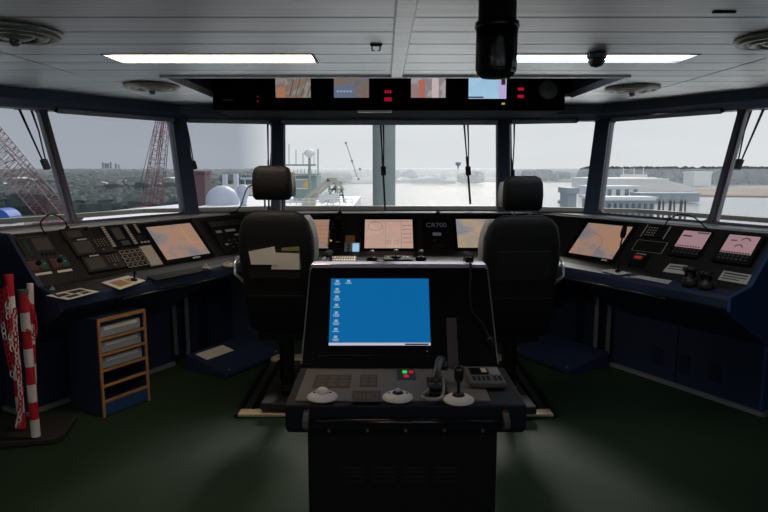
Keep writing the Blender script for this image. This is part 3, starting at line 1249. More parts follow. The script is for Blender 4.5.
# left arch lamp: rises from the console top, arcs and comes back down
b0 = wing_world(68, 229, FL)
dirv = FL.ax
gooseneck([b0, b0 + FL.ax * -.03 + Vector((0, 0, .07)), b0 + FL.ax * -.12 + Vector((0, 0, .115)), b0 + FL.ax * -.20 + Vector((0, 0, .06)), b0 + FL.ax * -.18 - FL.an * -.03 + Vector((0, 0, -.04)), b0 + FL.ax * -.10 + FL.an * .03 + Vector((0, 0, -.10))],
          'gooseneck_lamp', 'black arched gooseneck lamp on the left console', 'lamp', .005, .05, .011)
b0 = atY(232, 213, 6.14)
b0.z = 1.255
gooseneck([b0, b0 + Vector((.05, 0, .03)), b0 + Vector((.10, -.02, .09)), b0 + Vector((.13, -.03, .17)), b0 + Vector((.17, -.04, .25)), b0 + Vector((.24, -.05, .29))],
          'gooseneck_lamp', 'thin black gooseneck lamp rising behind the left chair headrest', 'lamp', .006, .06, .014)
b0 = wing_world(664, 229, FR)
b0.z = max(b0.z, 1.2)
gooseneck([b0, b0 + FR.ax * .03 + Vector((0, 0, .07)), b0 + FR.ax * .12 + Vector((0, 0, .12)), b0 + FR.ax * .24 + Vector((0, 0, .11)), b0 + FR.ax * .33 + Vector((0, 0, .05)), b0 + FR.ax * .35 + Vector((0, 0, .03))],
          'gooseneck_lamp', 'black arched gooseneck lamp on the right console', 'lamp', .005, .05, .014)
for px, lab in ((340, 'short black gooseneck on the front console above the phone'), (437.5, 'short black gooseneck above the CR700 lettering')):
    b0 = atY(px, 213.5, 6.14)
    b0.z = 1.255
    gooseneck([b0, b0 + Vector((0, -.01, .035)), b0 + Vector((.01, -.06, .03)), b0 + Vector((.015, -.10, -.05)), b0 + Vector((.02, -.13, -.14))], 'gooseneck_lamp', lab, 'lamp', .005, .02, .008)

# --- front console ---
F_ = FF
R1 = [(290, 220.5), (323.5, 220.5), (321, 248.5), (288, 248.5)]
m1, w, h = monitor(F_, R1, 'chart_display', 'tan display half hidden by the left chair', 'display', 'chart1', size=(.46, .345))
for k in range(5):
    line_on(m1, [(-w / 2, -h * .3 + k * .05), (w / 2, -h * .3 + k * .05)], 'device2', .0015)
m2, w, h = monitor(F_, [(364, 220), (413.5, 220), (414, 249), (363.5, 249)], 'radar_display', 'pale pink display in the middle of the front console', 'display', 'chart2', size=(.46, .345))
line_on(m2, [(.07 * math.cos(a / 24 * 2 * PI) - .13, .05 * math.sin(a / 24 * 2 * PI) + .09) for a in range(25)], 'device2', .003)
line_on(m2, [(-w / 2, h * .44), (w / 2, h * .44)], 'device2', .003)
line_on(m2, [(.12, h / 2), (.12, -h / 2)], 'device2', .002)
line_on(m2, [(-.03, h / 2 - .04), (-.03, -h / 2)], 'device2', .0015)
for cx_ in (-.0, .07):
    line_on(m2, [(.02 * math.cos(a / 12 * 2 * PI) + cx_, .02 * math.sin(a / 12 * 2 * PI) - .10) for a in range(13)], 'device2', .002)
for k in range(5):
    line_on(m2, [(.13, .10 - k * .05), (.22, .10 - k * .05)], 'device2', .003)
m3, w, h = monitor(F_, [(455, 220), (504, 220), (507, 248), (457, 248)], 'chart_display', 'tan chart screen beside the right chair', 'display', 'chart3', size=(.46, .345))
line_on(m3, [(-w * .5, .0), (-w * .2, .03), (0, -.02), (w * .2, .05), (w * .5, .02)], 'device2', .0015)
line_on(m3, [(-w * .3, -.1), (-w * .1, -.05), (w * .3, -.12)], 'led_o', .0012)

M['lettering'] = paint('pale_blue_lettering', (.60, .70, .85), .5)
# CR700 lettering plate
def letters(root, text, x, y, size, mat, z, name='lettering', parent=None, align='LEFT'):
    cu = bpy.data.curves.new(name, 'FONT')
    cu.body = text
    cu.size = size
    cu.extrude = .0006
    cu.align_x = align
    cu.materials.append(M[mat])
    tmp = bpy.data.objects.new(name, cu)
    COL.objects.link(tmp)
    bpy.context.view_layer.update()
    me = bpy.data.meshes.new_from_object(tmp.evaluated_get(bpy.context.evaluated_depsgraph_get()))
    bpy.data.objects.remove(tmp)
    bpy.data.curves.remove(cu)
    o = bpy.data.objects.new(name, me)
    COL.objects.link(o)
    o.parent = parent or root
    o.location = (x, y, z)
    return o


a0, a1, b0, b1 = rect(F_, [(423, 219), (452, 219), (452, 249), (423, 249)])
d = Dev(F_, (a0, a1, b0, b1), .008, 'autopilot_panel', 'black panel marked CR700 between the pink and the tan display', 'control panel', 'black', owner=front)
lt = letters(d.root, 'CR700', -.11, .075, .072, 'lettering', d.t + .001)
d.pad('label_strip', .33, .62, .42, .52, 'label')
d.pad('button', .35, .42, .24, .29, 'device2')
d.pad('knob_plate', .3, .7, .02, .14, 'device')
# phone cluster left of the middle display
d = Dev(F_, rect(F_, [(329, 221), (345, 221), (345, 248), (328, 248)]), .02, 'wall_phone', 'black phone set with a small amber lamp, left of the middle display', 'phone', 'black')
d.pad('handset', .45, .8, .1, .95, 'blackgloss', .03, .006)
d.pad('cradle_strip', .0, .08, .05, .6, 'trackmetal', .004)
MB().lathe([(.011, 0), (.009, .006), (0, .006)], 12, (*d.xy(.18, .22), d.t)).build('lamp', 'led_o', d.root)
d.grid('button', .1, .95, .62, .9, 3, 2, 'device2', .4)
d = Dev(F_, rect(F_, [(345.5, 237), (355, 236), (355, 243.5), (345.5, 244)]), .02, 'notepad', 'small tan note pad above the grey switch box', 'note pad', 'wood')
d = Dev(F_, rect(F_, [(344.5, 244.5), (360, 244), (360, 257), (344.5, 257)]), .03, 'switch_box', 'grey box with a pale blue face beside the phone', 'box', 'greybin')
d.pad('face', .52, .95, .2, .92, 'skyscreen', .002)
d.grid('slot', .05, .45, .1, .9, 1, 5, 'device2', .5)
d = Dev(FFd, rect(FFd, [(331, 257), (356, 257), (357, 263), (330, 263)]), .012, 'keyboard', 'brown lit keyboard row on the front desk below the phone', 'keyboard', 'device')
d.grid('key', .03, .97, .1, .9, 10, 2, 'trackmetal', .6)
for px, py, lab in ((372, 260, 'dark trackball housing at the left of the front desk knobs'), (396, 259, 'chrome lever knob on the front desk below the pink display'), (421, 259.5, 'chrome knob on the front desk under the CR700 panel')):
    a, b = FFd.hit(px, py)
    b = min(b, .33)
    t = thing('control_lever', lab, 'lever', group='levers on the front desk', matrix=FFd.mat(a, b))
    MB().lathe([(.05, 0), (.045, .02), (.02, .03), (0, .03)], 20).build('base', 'black', t, smooth=True)
    MB().tube([(0, 0, .02), (0, 0, .07)], .006).build('stem', 'steel', t)
    MB().lathe([(0, .06), (.020, .066), (.024, .075), (.018, .086), (0, .09)], 16).build('knob', 'steel', t, smooth=True)
d = Dev(FFd, rect(FFd, [(384, 256.5), (412, 256.5), (413, 261), (383, 261)]), .014, 'joystick_panel', 'low black control plate on the front desk under the pink display', 'control panel', 'black', owner=front)
d.grid('button', .1, .9, .1, .9, 6, 1, 'device2', .5)

M['dimred'] = glow('dim_red_display', (.22, .02, .02))
# --- right wing ---
monR, w, h = monitor(FR, [(589.7, 223.8), (633.8, 228), (612, 260), (568.6, 252.5)], 'chart_display', 'glowing brown chart screen on the right console behind the microphone', 'display', 'chart1', size=(.47, .345))
line_on(monR, [(-w * .2, h * .2), (0, h * .1), (w * .1, -h * .1), (w * .05, -h * .4)], 'device2', .002)
MB().box(w * .3, w * .42, -h / 2 - .028, -h / 2 - .012, .012, .015).build('label_strip', 'label', monR)
d = Dev(FR, rect(FR, [(649, 225.5), (672, 228.5), (664, 240), (640, 237.5)]), .012, 'switch_panel', 'black switch panel with pale side strips on the right console', 'switch panel', 'black', owner=right)
d.pad('side_strip', .0, .05, .0, 1, 'cream')
d.pad('side_strip', .95, 1.0, .0, 1, 'cream')
d.grid('button', .12, .55, .1, .9, 4, 4, 'cream', .45, .004)
d.grid('button', .60, .92, .1, .9, 3, 4, 'green', .35, .004)
d = Dev(FR, rect(FR, [(639, 240.5), (669, 243.5), (662, 254.5), (631, 251)]), .010, 'keyboard', 'black keyboard with a pale outline on the right console', 'keyboard', 'black')
for u0, u1, v0, v1 in ((.0, 1, .97, 1.0), (.0, 1, .0, .03), (0, .02, 0, 1), (.98, 1, 0, 1)):
    d.pad('edge_strip', u0, u1, v0, v1, 'cream', .002)
d.grid('key', .06, .94, .12, .88, 12, 4, 'device', .7, .003)
d = Dev(FR, rect(FR, [(634, 254), (650, 256), (645, 268), (628, 266)]), .02, 'alarm_unit', 'small black unit with a dark red display under the outlined keyboard', 'control panel', 'black')
d.pad('display', .15, .75, .45, .85, 'redp', .004)
d.pad('display_glow', .25, .65, .55, .75, 'dimred', .005)
d.pad('label_strip', .2, .8, .92, .99, 'label')
for px, px2, lab, txt in (([(683, 231), (713, 233.5), (700, 260), (668, 257)], [(686.5, 233), (712.5, 235.5), (703.5, 252), (676, 248.5)], 'pink lit navigation display nearer the arched lamp', 0),
                     ([(728, 234), (766, 239), (752, 269), (713, 262)], [(731, 237), (764, 240.5), (750.5, 258), (722, 254.5)], 'pink lit navigation display nearest the end of the right console', 1)):
    R = rect(FR, px)
    d = Dev(FR, R, .03, 'navigation_unit', lab, 'display unit', 'black', group='pair of navigation units on the right console', bev=.008)
    r2 = rect(FR, px2)
    f = ((r2[0] - R[0]) / d.w, (r2[1] - R[0]) / d.w, (r2[2] - R[2]) / d.h, (r2[3] - R[2]) / d.h)
    sc = d.pad('screen', f[0], f[1], f[2], f[3], 'pink', .003)
    x0, y0 = d.xy(f[0], f[2]); x1, y1 = d.xy(f[1], f[3])
    W, H = x1 - x0, y1 - y0
    zz = d.t + .0035
    mk = MB()
    if txt == 0:
        mk.box(x0 + W * .55, x1 - W * .02, y1 - H * .12, y1 - H * .05, zz, zz + .0006)
        mk.box(x0 + W * .08, x0 + W * .42, y1 - H * .36, y1 - H * .28, zz, zz + .0006)
        for k in range(9):
            mk.box(x0 + W * (.05 + k * .1), x0 + W * (.11 + k * .1), y0 + H * .03, y0 + H * .10, zz, zz + .0006)
    else:
        for cx_, cy_, rr_ in ((.62, .72, .14), (.5, .35, .12)):
            arc = [(x0 + W * cx_ + W * rr_ * math.cos(a), y0 + H * cy_ + H * rr_ * math.sin(a), zz) for a in [PI * k / 8 for k in range(9)]]
            for a, b in zip(arc[:-1], arc[1:]):
                mk.bar(a, b, .008, .0008)
        mk.box(x0 + W * .15, x0 + W * .35, y0 + H * .66, y0 + H * .72, zz, zz + .0006)
        for k in range(11):
            mk.box(x0 + W * (.02 + k * .088), x0 + W * (.085 + k * .088), y0 + H * .0, y0 + H * .08, zz, zz + .0006)
    mk.build('screen_print', 'pinkink', sc)
    d.grid('key', f[0], f[1], f[2] * .25, f[2] * .92, 7, 2, 'device2', .62, .004)
sheet(FR, [(670, 264), (688, 266), (685, 275), (663, 272)], 'small white printed card behind the black levers on the right console', marks=[(.1, .9, .2, .35, 'device2'), (.1, .9, .5, .6, 'device2')], c=.004)
sheet(FR, [(724, 271), (752, 275.5), (747, 285), (718, 280)], 'white printed card under the pink display at the end of the right console', marks=[(.08, .92, .15, .3, 'device2'), (.08, .92, .45, .55, 'device2'), (.08, .7, .7, .8, 'device2')], c=.004)
sheet(FRd, [(602, 271.5), (612, 273.5), (628, 272), (632, 274.5)][:0] or [(601, 271), (612, 269.5), (632, 273.5), (618, 275.5)], 'folded white sheet at the foot of the microphone')
sheet(FRd, [(630, 277), (640, 276), (672, 281), (668, 284.5)], 'long white sheet on the right desk beside the black levers')
a, b = FRd.hit(618, 272)
base = FRd.P(a, b, .003)
gooseneck([base, base + Vector((0, 0, .10)), base + Vector((.008, 0, .20)), base + Vector((.02, 0, .27))], 'desk_microphone', 'black gooseneck microphone standing before the right chart screen', 'microphone', .006, .085, .022)
for px, py, lab, tall in ((688, 286, 'black lever block on the right desk, left of its twin', 1), (704, 289, 'black lever block on the right desk, right of its twin', .85)):
    a, b = FRd.hit(px, py)
    t = thing('throttle_lever', lab, 'lever', group='pair of throttle levers on the right desk', matrix=FRd.mat(a, b + .03))
    MB().lathe([(.055, 0), (.055, .02), (.045, .05), (.0, .06)], 24).build('base', 'device', t, smooth=True)
    MB().box(-.035, -.022, -.012, .012, .03, .11 * tall).box(.022, .035, -.012, .012, .03, .11 * tall).build('fork', 'black', t, bevel=.004)
    MB().tube([(-.04, 0, .11 * tall), (.04, 0, .11 * tall)], .02, 14).build('grip', 'blackgloss', t, smooth=True)
    MB().box(-.008, .008, -.022, -.018, .05, .058).build('indicator', 'cream', t)
knob_thing(FRd, (561, 266), 'trackball', 'small dark dome in front of the right chart screen', 'greymetal', .02, .02)

# ------------------------------------------------------------------ overhead console
OY = RY1 - .035
oc = thing('overhead_console', 'long black overhead console holding four small camera screens', 'console', (XC, OY, 2.2))
xl, xr = -1.50 - XC, 1.585 - XC
MB().prism([(0, .0), (0.02, .50), (.40, .50), (.42, .11), (.97, .11), (.97, 0.0)], 'x', xl, xr).build('body', 'soffit', oc, bevel=.006)
FO = Frame((XC, OY - .001, 2.2), (1, 0, 0), (0, .02, .50))
for x in (-1.0, -.42, -.10, .28, .62, .98):
    MB().box(x - .003, x + .003, -.002, .004, .01, .11).build('panel_seam', 'greymetal' if 0 else 'device', oc)
MB().box(.0 - .30, .0, -.03, .03, -.018, -.001).build('lamp_fitting', 'steel', oc)


def ohmon(px, name, label, mat, marks=None):
    h0 = FO.hit(px[0], px[2])
    h1 = FO.hit(px[1], px[3])
    a0, a1, b0 = h0[0], h1[0], h1[1]
    b1 = b0 + (a1 - a0) * .72
    root = thing(name, label, 'display', group='four small screens overhead', matrix=FO.mat((a0 + a1) / 2, (b0 + b1) / 2, .0))
    w, h = a1 - a0, b1 - b0
    m = MB()
    bz = .035
    for (x0, x1, y0_, y1_) in ((-w / 2 - bz, -w / 2, -h / 2 - bz * 1.6, h / 2 + bz), (w / 2, w / 2 + bz, -h / 2 - bz * 1.6, h / 2 + bz), (-w / 2, w / 2, h / 2, h / 2 + bz), (-w / 2, w / 2, -h / 2 - bz * 1.6, -h / 2)):
        m.box(x0, x1, y0_, y1_, 0, .016)
    m.build('bezel', 'black', root)
    MB().box(-w / 2, w / 2, -h / 2, h / 2, .001, .012).build('screen', mat, root)
    MB().box(-w * .45, -w * .2, -h / 2 - bz * 1.1, -h / 2 - bz * .9, .016, .0165).build('maker_strip', 'device2', root)
    return root, w, h


r, w, h = ohmon((275.5, 311, 77, 98), 'camera_monitor', 'small screen with a brown and orange camera view, leftmost overhead', 'cctv1')
MB().box(-w * .46, -w * .22, -h * .5, -h * .1, .012, .0128).build('orange_patch', glow('screen_orange', (.36, .15, .09)), r)
for k in range(4):
    line_on(r, [(-w * .1 + k * .05, -h * .45), (w * .05 + k * .06, h * .4)], 'device2', .004, .0125)
r, w, h = ohmon((334, 369, 77, 98), 'camera_monitor', 'small screen with a blue grey camera view, second from left overhead', 'cctv2')
MB().box(-w * .5, w * .1, -h * .5, h * .0, .012, .0126).build('blue_patch', glow('screen_blue', (.12, .14, .21)), r)
for k in range(5):
    MB().box(-w * .42 + k * .028, -w * .36 + k * .028, -h * .28, -h * .22, .0128, .0134).build('caption_mark', 'icon', r)
r, w, h = ohmon((411, 445.5, 77, 98), 'camera_monitor', 'small screen with a red and white camera view, right of the red clock', 'cctv3')
MB().box(-w * .28, -w * .1, -h * .5, h * .2, .012, .0127).build('red_patch', glow('screen_red', (.40, .13, .10)), r)
MB().box(w * .1, w * .3, -h * .5, h * .3, .012, .0127).build('white_patch', glow('screen_white', (.5, .42, .42)), r)
r, w, h = ohmon((468.5, 506, 77, 99), 'camera_monitor', 'small pale blue screen behind the black hanging tube', 'skyscreen')
MB().box(w * .30, w * .5, -h * .5, h * .5, .012, .0126).build('side_column', 'lilac', r)
MB().box(w * .36, w * .47, h * .0, h * .3, .0127, .0133).build('side_icon', 'pinkink', r)
MB().box(-w * .5, -w * .1, -h * .47, -h * .42, .012, .0126).build('bottom_bar', 'pinkink', r)
MB().box(w * .38, w * .46, -h / 2 - .05, -h / 2 - .035, .016, .018).build('power_lamp', 'led_y', r)


def digits(px, py, W, H, n, label, group, extra=None):
    a, b = FO.hit(px, py)
    root = thing('digital_clock', label, 'digital display', group=group, matrix=FO.mat(a, b, .0))
    MB().box(-W / 2 - .02, W / 2 + .02, -H / 2 - .02, H / 2 + .09, 0, .008).build('body', 'black', root, bevel=.003)
    for k in range(n):
        x = -W / 2 + W * (k + .5) / n
        s = W / n * .32
        m = MB()
        m.box(x - s, x + s, H * .42, H * .5, .008, .010).box(x - s, x + s, -.003, .003, .008, .010).box(x - s, x + s, -H * .5, -H * .42, .008, .010)
        m.box(x - s - .002, x - s + .003, -H * .45, H * .45, .008, .010).box(x + s - .003, x + s + .002, -H * .45, H * .45, .008, .010)
        m.build('digit', 'led_r', root)
    m = MB()
    for k in range(3):
        x = -W / 2 + W * (k + .5) / 3
        m.box(x - .008, x + .008, H * .5 + .035, H * .5 + .06, .008, .010)
    m.build('upper_digit', 'led_r', root)
    return root


digits(388, 99.5, .065, .035, 4, 'red lit digital readout above the chrome lamp fitting', 'red digital readouts overhead')
digits(520.5, 96.5, .055, .03, 4, 'red lit digital readout beside the round overhead gauge', 'red digital readouts overhead')
a, b = FO.hit(548, 89.5)
t = thing('round_gauge', 'round grey gauge at the right end of the overhead console', 'gauge', matrix=FO.mat(a, b))
MB().lathe([(.082, 0), (.082, .012), (.070, .016), (.070, .010), (0, .010)], 32).build('rim', 'greymetal', t, smooth=False)
MB().lathe([(.069, .0105), (.0, .0106)], 32).build('face', 'gauge', t)
MB().bar((0, 0, .013), (.035, .03, .013), .006, .002).build('needle', 'black', t)
MB().lathe([(.012, .0105), (.010, .016), (0, .016)], 12).build('hub', 'greymetal', t)
a, b = FO.hit(228, 100)
t = thing('speaker_grille', 'plain black overhead panel with a small grey plate and red lamp', 'panel', matrix=FO.mat(a, b))
MB().box(-.04, .04, -.006, .006, 0, .004).build('plate', 'greymetal', t)
MB().lathe([(.006, 0), (.005, .004), (0, .004)], 10, (.26, -.01, 0)).build('lamp', 'led_r', t)
MB().lathe([(.004, 0), (.004, .004), (0, .004)], 10, (.26, .03, 0)).build('lamp', 'led_r', t)

# ------------------------------------------------------------------ pilot chairs
def make_chair(label, loc, rz, hz=0.0, dark=True):
    c = thing('pilot_chair', label, 'chair', loc, rz, group='two high backed pilot chairs')
    # local: faces +y, backrest towards -y
    by = -.22
    rows = [(.60, 0, by + .03, .19, .035), (.64, 0, by + .02, .215, .05), (.80, 0, by, .228, .06), (1.0, 0, by - .005, .245, .065), (1.12, 0, by - .01, .262, .068), (1.25, 0, by - .02, .255, .064), (1.33, 0, by - .03, .232, .058), (1.375, 0, by - .035, .195, .048), (1.40, 0, by - .035, .14, .03)]
    MB().sup(rows, 40, 4.5).build('backrest', 'leather', c, smooth=True)
    for sx in (-1, 1):
        bol = MB()
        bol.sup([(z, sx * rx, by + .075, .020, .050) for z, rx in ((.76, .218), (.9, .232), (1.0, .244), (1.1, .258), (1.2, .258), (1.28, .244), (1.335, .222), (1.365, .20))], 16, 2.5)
        bol.build('side_bolster', 'leather_highlight', c, smooth=True)
    MB().box(-.185, .185, by - .082, by - .066, .98, 1.18).build('back_pocket', 'leather', c, bevel=.012)
    MB().box(-.20, .20, by - .078, by - .062, .86, .875).build('seam', 'black', c)
    MB().sup([(.60, 0, .03, .22, .22), (.63, 0, .03, .25, .25), (.70, 0, .03, .25, .25), (.74, 0, .03, .22, .22)], 32, 4).build('seat', 'leather', c, smooth=True)
    H0 = 1.475 + hz
    MB().sup([(H0, 0, by, .115, .035), (H0 + .02, 0, by, .132, .05), (H0 + .10, 0, by, .136, .058), (H0 + .17, 0, by, .131, .055), (H0 + .205, 0, by, .116, .045), (H0 + .22, 0, by, .085, .028)], 32, 4.5).build('headrest', 'leather', c, smooth=True)
    for sx in (-1, 1):
        MB().sup([(H0 + .02, sx * .125, by + .05, .022, .04), (H0 + .10, sx * .130, by + .055, .024, .045), (H0 + .18, sx * .122, by + .05, .02, .035)], 14, 2.5).build('headrest_wing', 'leather_highlight', c, smooth=True)
    for sx in (-.055, .055):
        MB().tube([(sx, by, 1.36), (sx, by, H0 + .05)], .007).build('headrest_rod', 'steel', c)
    for sx in (-1, 1):
        x = sx * .315
        MB().tube([(sx * .25, by + .05, .93), (x, by + .02, 1.0), (x, by + .04, 1.07), (x, by + .10, 1.10), (x, by + .34, 1.095), (x, by + .40, 1.05), (x, by + .36, .99)], [.011] * 7, 8).build('armrest_frame', 'chrome', c, smooth=True)
        MB().sup([(1.098, x, by + .25, .022, .11), (1.106, x, by + .25, .028, .12), (1.118, x, by + .25, .026, .118), (1.124, x, by + .25, .018, .10)], 20, 4).build('armrest_pad', 'leather', c, smooth=True)
    MB().lathe([(.055, .10), (.055, .56), (.0, .56)], 24).build('pedestal', 'black', c, smooth=False)
    MB().box(-.17, .17, -.16, .20, .54, .60).build('seat_carrier', 'black', c, bevel=.01)
    MB().box(-.16, .16, -.20, .20, .045, .10).build('carriage', 'rubber', c, bevel=.01)
    MB().tube([(.10, .10, .57), (.20, .16, .50), (.24, .20, .47)], .008).build('lever', 'black', c)
    for z in (.14, .50):
        MB().lathe([(.064, z), (.064, z + .04)], 24).build('pedestal_ring', 'rubber', c)
    return c


CL = (-.69, 4.27, .0)
chL = make_chair('black leather pilot chair on the left with papers in its back pocket', CL, math.radians(-4), .02)
CR = (.875, 4.20, .0)
chR = make_chair('black leather pilot chair on the right with an empty back pocket', CR, math.radians(3), -.045)
chL.scale = (.94, 1, 1)
chR.scale = (.94, 1, 1)
for o in chL.children:
    if o.name.startswith(('backrest', 'side_bolster')):
        o.location.z = .025
for o in chL.children:
    if o.name.startswith('headrest'):
        o.location.x = -.022
# papers in the pocket of the left chair
pm = Matrix.Translation(Vector(CL)) @ Matrix.Rotation(math.radians(-4), 4, 'Z')
for pts, lab, dy, mt in (([(-.150, 1.08), (.025, 1.08), (.005, 1.20), (-.165, 1.165)], 'white paper sticking out of the left chair pocket, left sheet', -.3085, 'paper'), ([(-.02, 1.05), (.165, 1.05), (.165, 1.155), (.00, 1.16)], 'white paper in the left chair pocket, right sheet', -.3055, 'paper'), ([(.06, 1.05), (.175, 1.05), (.165, 1.20), (.05, 1.19)], 'yellow green booklet behind the papers in the left chair pocket', -.302, 'booklet')):
    if mt == 'booklet':
        M['booklet'] = paint('booklet_cover', (.25, .27, .08), .6)
    MBp = MB().prism(pts, 'y', dy, dy + .002)
    o = MBp.build('loose_paper' if mt == 'paper' else 'booklet', mt, matrix=pm)
    tag(o, lab, 'paper' if mt == 'paper' else 'booklet', 'papers in the left chair pocket')

# ------------------------------------------------------------------ chair tracks in the floor
def track(x0, x1, label):
    cx_ = (x0 + x1) / 2
    w = (x1 - x0) / 2
    t = thing('chair_track', label, 'floor track', (cx_, 4.06, 0), group='two floor tracks of the pilot chairs')
    L = 1.35
    m = MB()
    m.box(-w, -w + .03, 0, L, 0, .03).box(w - .03, w, 0, L, 0, .03)
    m.build('side_rail', 'black', t, bevel=.004)
    MB().box(-w + .05, w - .05, 0, L, .001, .008).build('bottom_plate', 'rubber', t)
    MB().box(-w + .02, w - .02, 0, .10, .008, .028).build('end_plate', 'trackmetal', t, bevel=.003)
    MB().box(-w + .03, w - .03, L - .12, L, .008, .04).build('end_plate', 'trackmetal', t, bevel=.003)
    MB().box(-w + .10, -w + .13, .09, L - .13, .008, .03).build('guide_rail', 'blackgloss', t)
    MB().box(w - .13, w - .10, .09, L - .13, .008, .03).build('guide_rail', 'blackgloss', t)
    for k in range(14):
        y = .12 + k * .082
        MB().box(-w + .15, w - .15, y, y + .03, .008, .02).build('tooth', 'rubber', t)
    return t


track(-1.03, -.50, 'black floor track with brass end plates under the left chair')
track(.72, 1.19, 'black floor track under the right chair')

# footrests
def footrest(x, y, rz, label):
    t = thing('footrest', label, 'footrest', (x, y, 0), rz, group='navy footrests in the knee spaces')
    MB().prism([(-.23, .015), (-.23, .05), (.23, .14), (.23, .0), (-.21, 0)], 'x', -.36, .36).build('plate', 'navy', t, bevel=.006)
    MB().lathe([(.012, 0), (.012, .006), (0, .006)], 10, (0, 0, 0)).build('bolt', 'steel', t, matrix=Matrix.Translation((-.30, -.20, .056)))
    MB().lathe([(.012, 0), (.012, .006), (0, .006)], 10, (0, 0, 0)).build('bolt', 'steel', t, matrix=Matrix.Translation((.30, -.20, .056)))
    return t


f1 = footrest(-1.30, 5.27, math.radians(60), 'dark navy sloped footrest left of the left chair with a paper on it')
f2 = footrest(1.55, 5.35, math.radians(-60), 'dark navy sloped footrest right of the right chair')
pl = MB().box(-.20, .12, .0, .14, 0, .002).build('loose_paper', 'paper')
pl.matrix_world = Matrix.Translation((-1.30, 5.27, 0)) @ Matrix.Rotation(math.radians(60), 4, 'Z') @ Matrix.Translation((-.10, .04, .105)) @ Matrix.Rotation(math.atan(.09 / .46), 4, 'X')
tag(pl, 'sheet of paper lying on the left footrest', 'paper')

# ------------------------------------------------------------------ centre console
CX = .085
cc = thing('steering_console', 'free standing black console in front with a blue desktop screen', 'console', (CX, 2.3, 0))
MB().box(-.402, .385, .14, .62, 0.02, .70).build('cabinet', 'black', cc, bevel=.006)
MB().box(-.385, .385, .13, .63, 0, .05).build('plinth', 'navy', cc)
sl_ = MB()
for s0 in (-.26, -.13, .0, .13):
    for k in range(4):
        sl_.box(s0, s0 + .09, .136, .1385, .40 + k * .02, .406 + k * .02)
sl_.build('vent_slots', 'device', cc)
# desk
MB().prism([(0, .79), (0, .69), (.05, .655), (.40, .655), (.46, .79)], 'x', -.470, .470).build('desk', 'navy_dark', cc, bevel=.008)
MB().box(-.435, .335, .03, .415, .79, .798).build('desk_plate', 'desk', cc, bevel=.003)
# hand rail with brackets
hr = MB().tube([(-.36, -.035, .735), (.37, -.035, .735)], .012, 12).build('hand_rail', 'blackgloss', cc, smooth=True)
for sx in (-.385, .385):
    MB().prism([(.01, .775), (-.02, .765), (-.055, .745), (-.055, .715), (-.02, .70), (.01, .68)], 'x', sx - .012, sx + .012).build('rail_bracket', 'device2', cc, bevel=.005)
for k in range(5):
    MB().lathe([(.008, 0), (.006, .004), (0, .004)], 8).build('bolt', 'device2', cc, matrix=Matrix.Translation((-.3 + k * .15, .0, .685)) @ Matrix.Rotation(PI / 2, 4, 'X'))
# upper wedge
hp_ = [(.45, .79, .458), (.705, 1.195, .438), (.725, 1.213, .436), (.80, 1.213, .436), (.80, .68, .458), (.45, .68, .458)]
MB().loft([[(-.012 - h, y, z) for y, z, h in hp_], [(-.012 + h, y, z) for y, z, h in hp_]]).build('screen_housing', 'blackgloss', cc, bevel=.010)
MB().box(-.446, .420, .712, .808, 1.211, 1.232).build('top_ledge', 'ledge', cc, bevel=.006)
FC = Frame((CX, 2.3 + .45, .79), (1, 0, 0), (0, .275, .435))
for sx in (-1, 1):
    o = MB().bar((sx * .453 - .012, .01, 0), (sx * .436 - .012, .50, 0), .006, .008).build('edge_strip', 'steel', cc)
    o.matrix_world = FC.mat(0, .01, -.002)
    o.parent = cc
    o.matrix_local = Matrix.Translation((-CX, -2.3, 0)) @ FC.mat(0, .01, -.002)
h0 = FC.hit(331.5, 279)
h1 = FC.hit(431, 346)
hh0 = FC.hit(428, 279)
hh1 = FC.hit(328.5, 346)
a0 = (h0[0] + hh1[0]) / 2
a1 = (h1[0] + hh0[0]) / 2
b0, b1 = (h1[1] + hh1[1]) / 2, (h0[1] + hh0[1]) / 2
ct_ = thing('desktop_monitor', 'large monitor showing a plain blue desktop with small icons', 'monitor', matrix=FC.mat((a0 + a1) / 2, (b0 + b1) / 2, .001))
w, h = a1 - a0, b1 - b0
print('desktop', w, h)
m = MB()
bz = .045
for (x0, x1, y0_, y1_) in ((-w / 2 - bz, -w / 2, -h / 2 - bz, h / 2 + bz), (w / 2, w / 2 + bz, -h / 2 - bz, h / 2 + bz), (-w / 2, w / 2, h / 2, h / 2 + bz), (-w / 2, w / 2, -h / 2 - bz, -h / 2)):
    m.box(x0, x1, y0_, y1_, 0, .008)
m.build('bezel', 'blackgloss', ct_)
scn = MB().box(-w / 2, w / 2, -h / 2, h / 2, .0, .004).build('screen', 'desktop', ct_)
tb = MB().box(-w / 2, w / 2, -h / 2, -h / 2 + .014, .004, .0046).build('task_bar', 'taskbar', scn)
MB().box(w * .25, w * .48, -h / 2 + .003, -h / 2 + .010, .0046, .005).build('tray_icons', 'device2', scn)
for k, (ux, uy) in enumerate([(.035, .955), (.15, .955), (.035, .83), (.035, .715), (.035, .59), (.035, .475), (.035, .355), (.035, .23), (.035, .12)]):
    x = -w / 2 + w * (ux + .03)
    y = -h / 2 + h * uy
    m = MB()
    m.box(x - .008, x + .008, y - .004, y + .008, .004, .0046)
    for j in range(1 + (k % 3 != 1)):
        m.box(x - .016 + .003 * j, x + .016 - .003 * j, y - .011 - .007 * j, y - .007 - .007 * j, .004, .0046)
    m.build('desktop_icon', 'icon', scn)
# small screen keys below
for k in range(3):
    MB().box(w / 2 + .0 - .02 * k, w / 2 + .006 - .02 * k, -h / 2 - .030, -h / 2 - .026, .008, .009).build('status_lamp', 'trackmetal' if k == 1 else 'device', ct_)
# tall plate right of the screen
o_ = Dev(FC, rect(FC, [(446, 318), (456, 318), (459, 371), (448, 371)]), .004, 'label_plate', 'narrow dark violet plate to the right of the blue screen', 'plate', paint('violet_plate', (.10, .08, .10), .5), owner=cc)

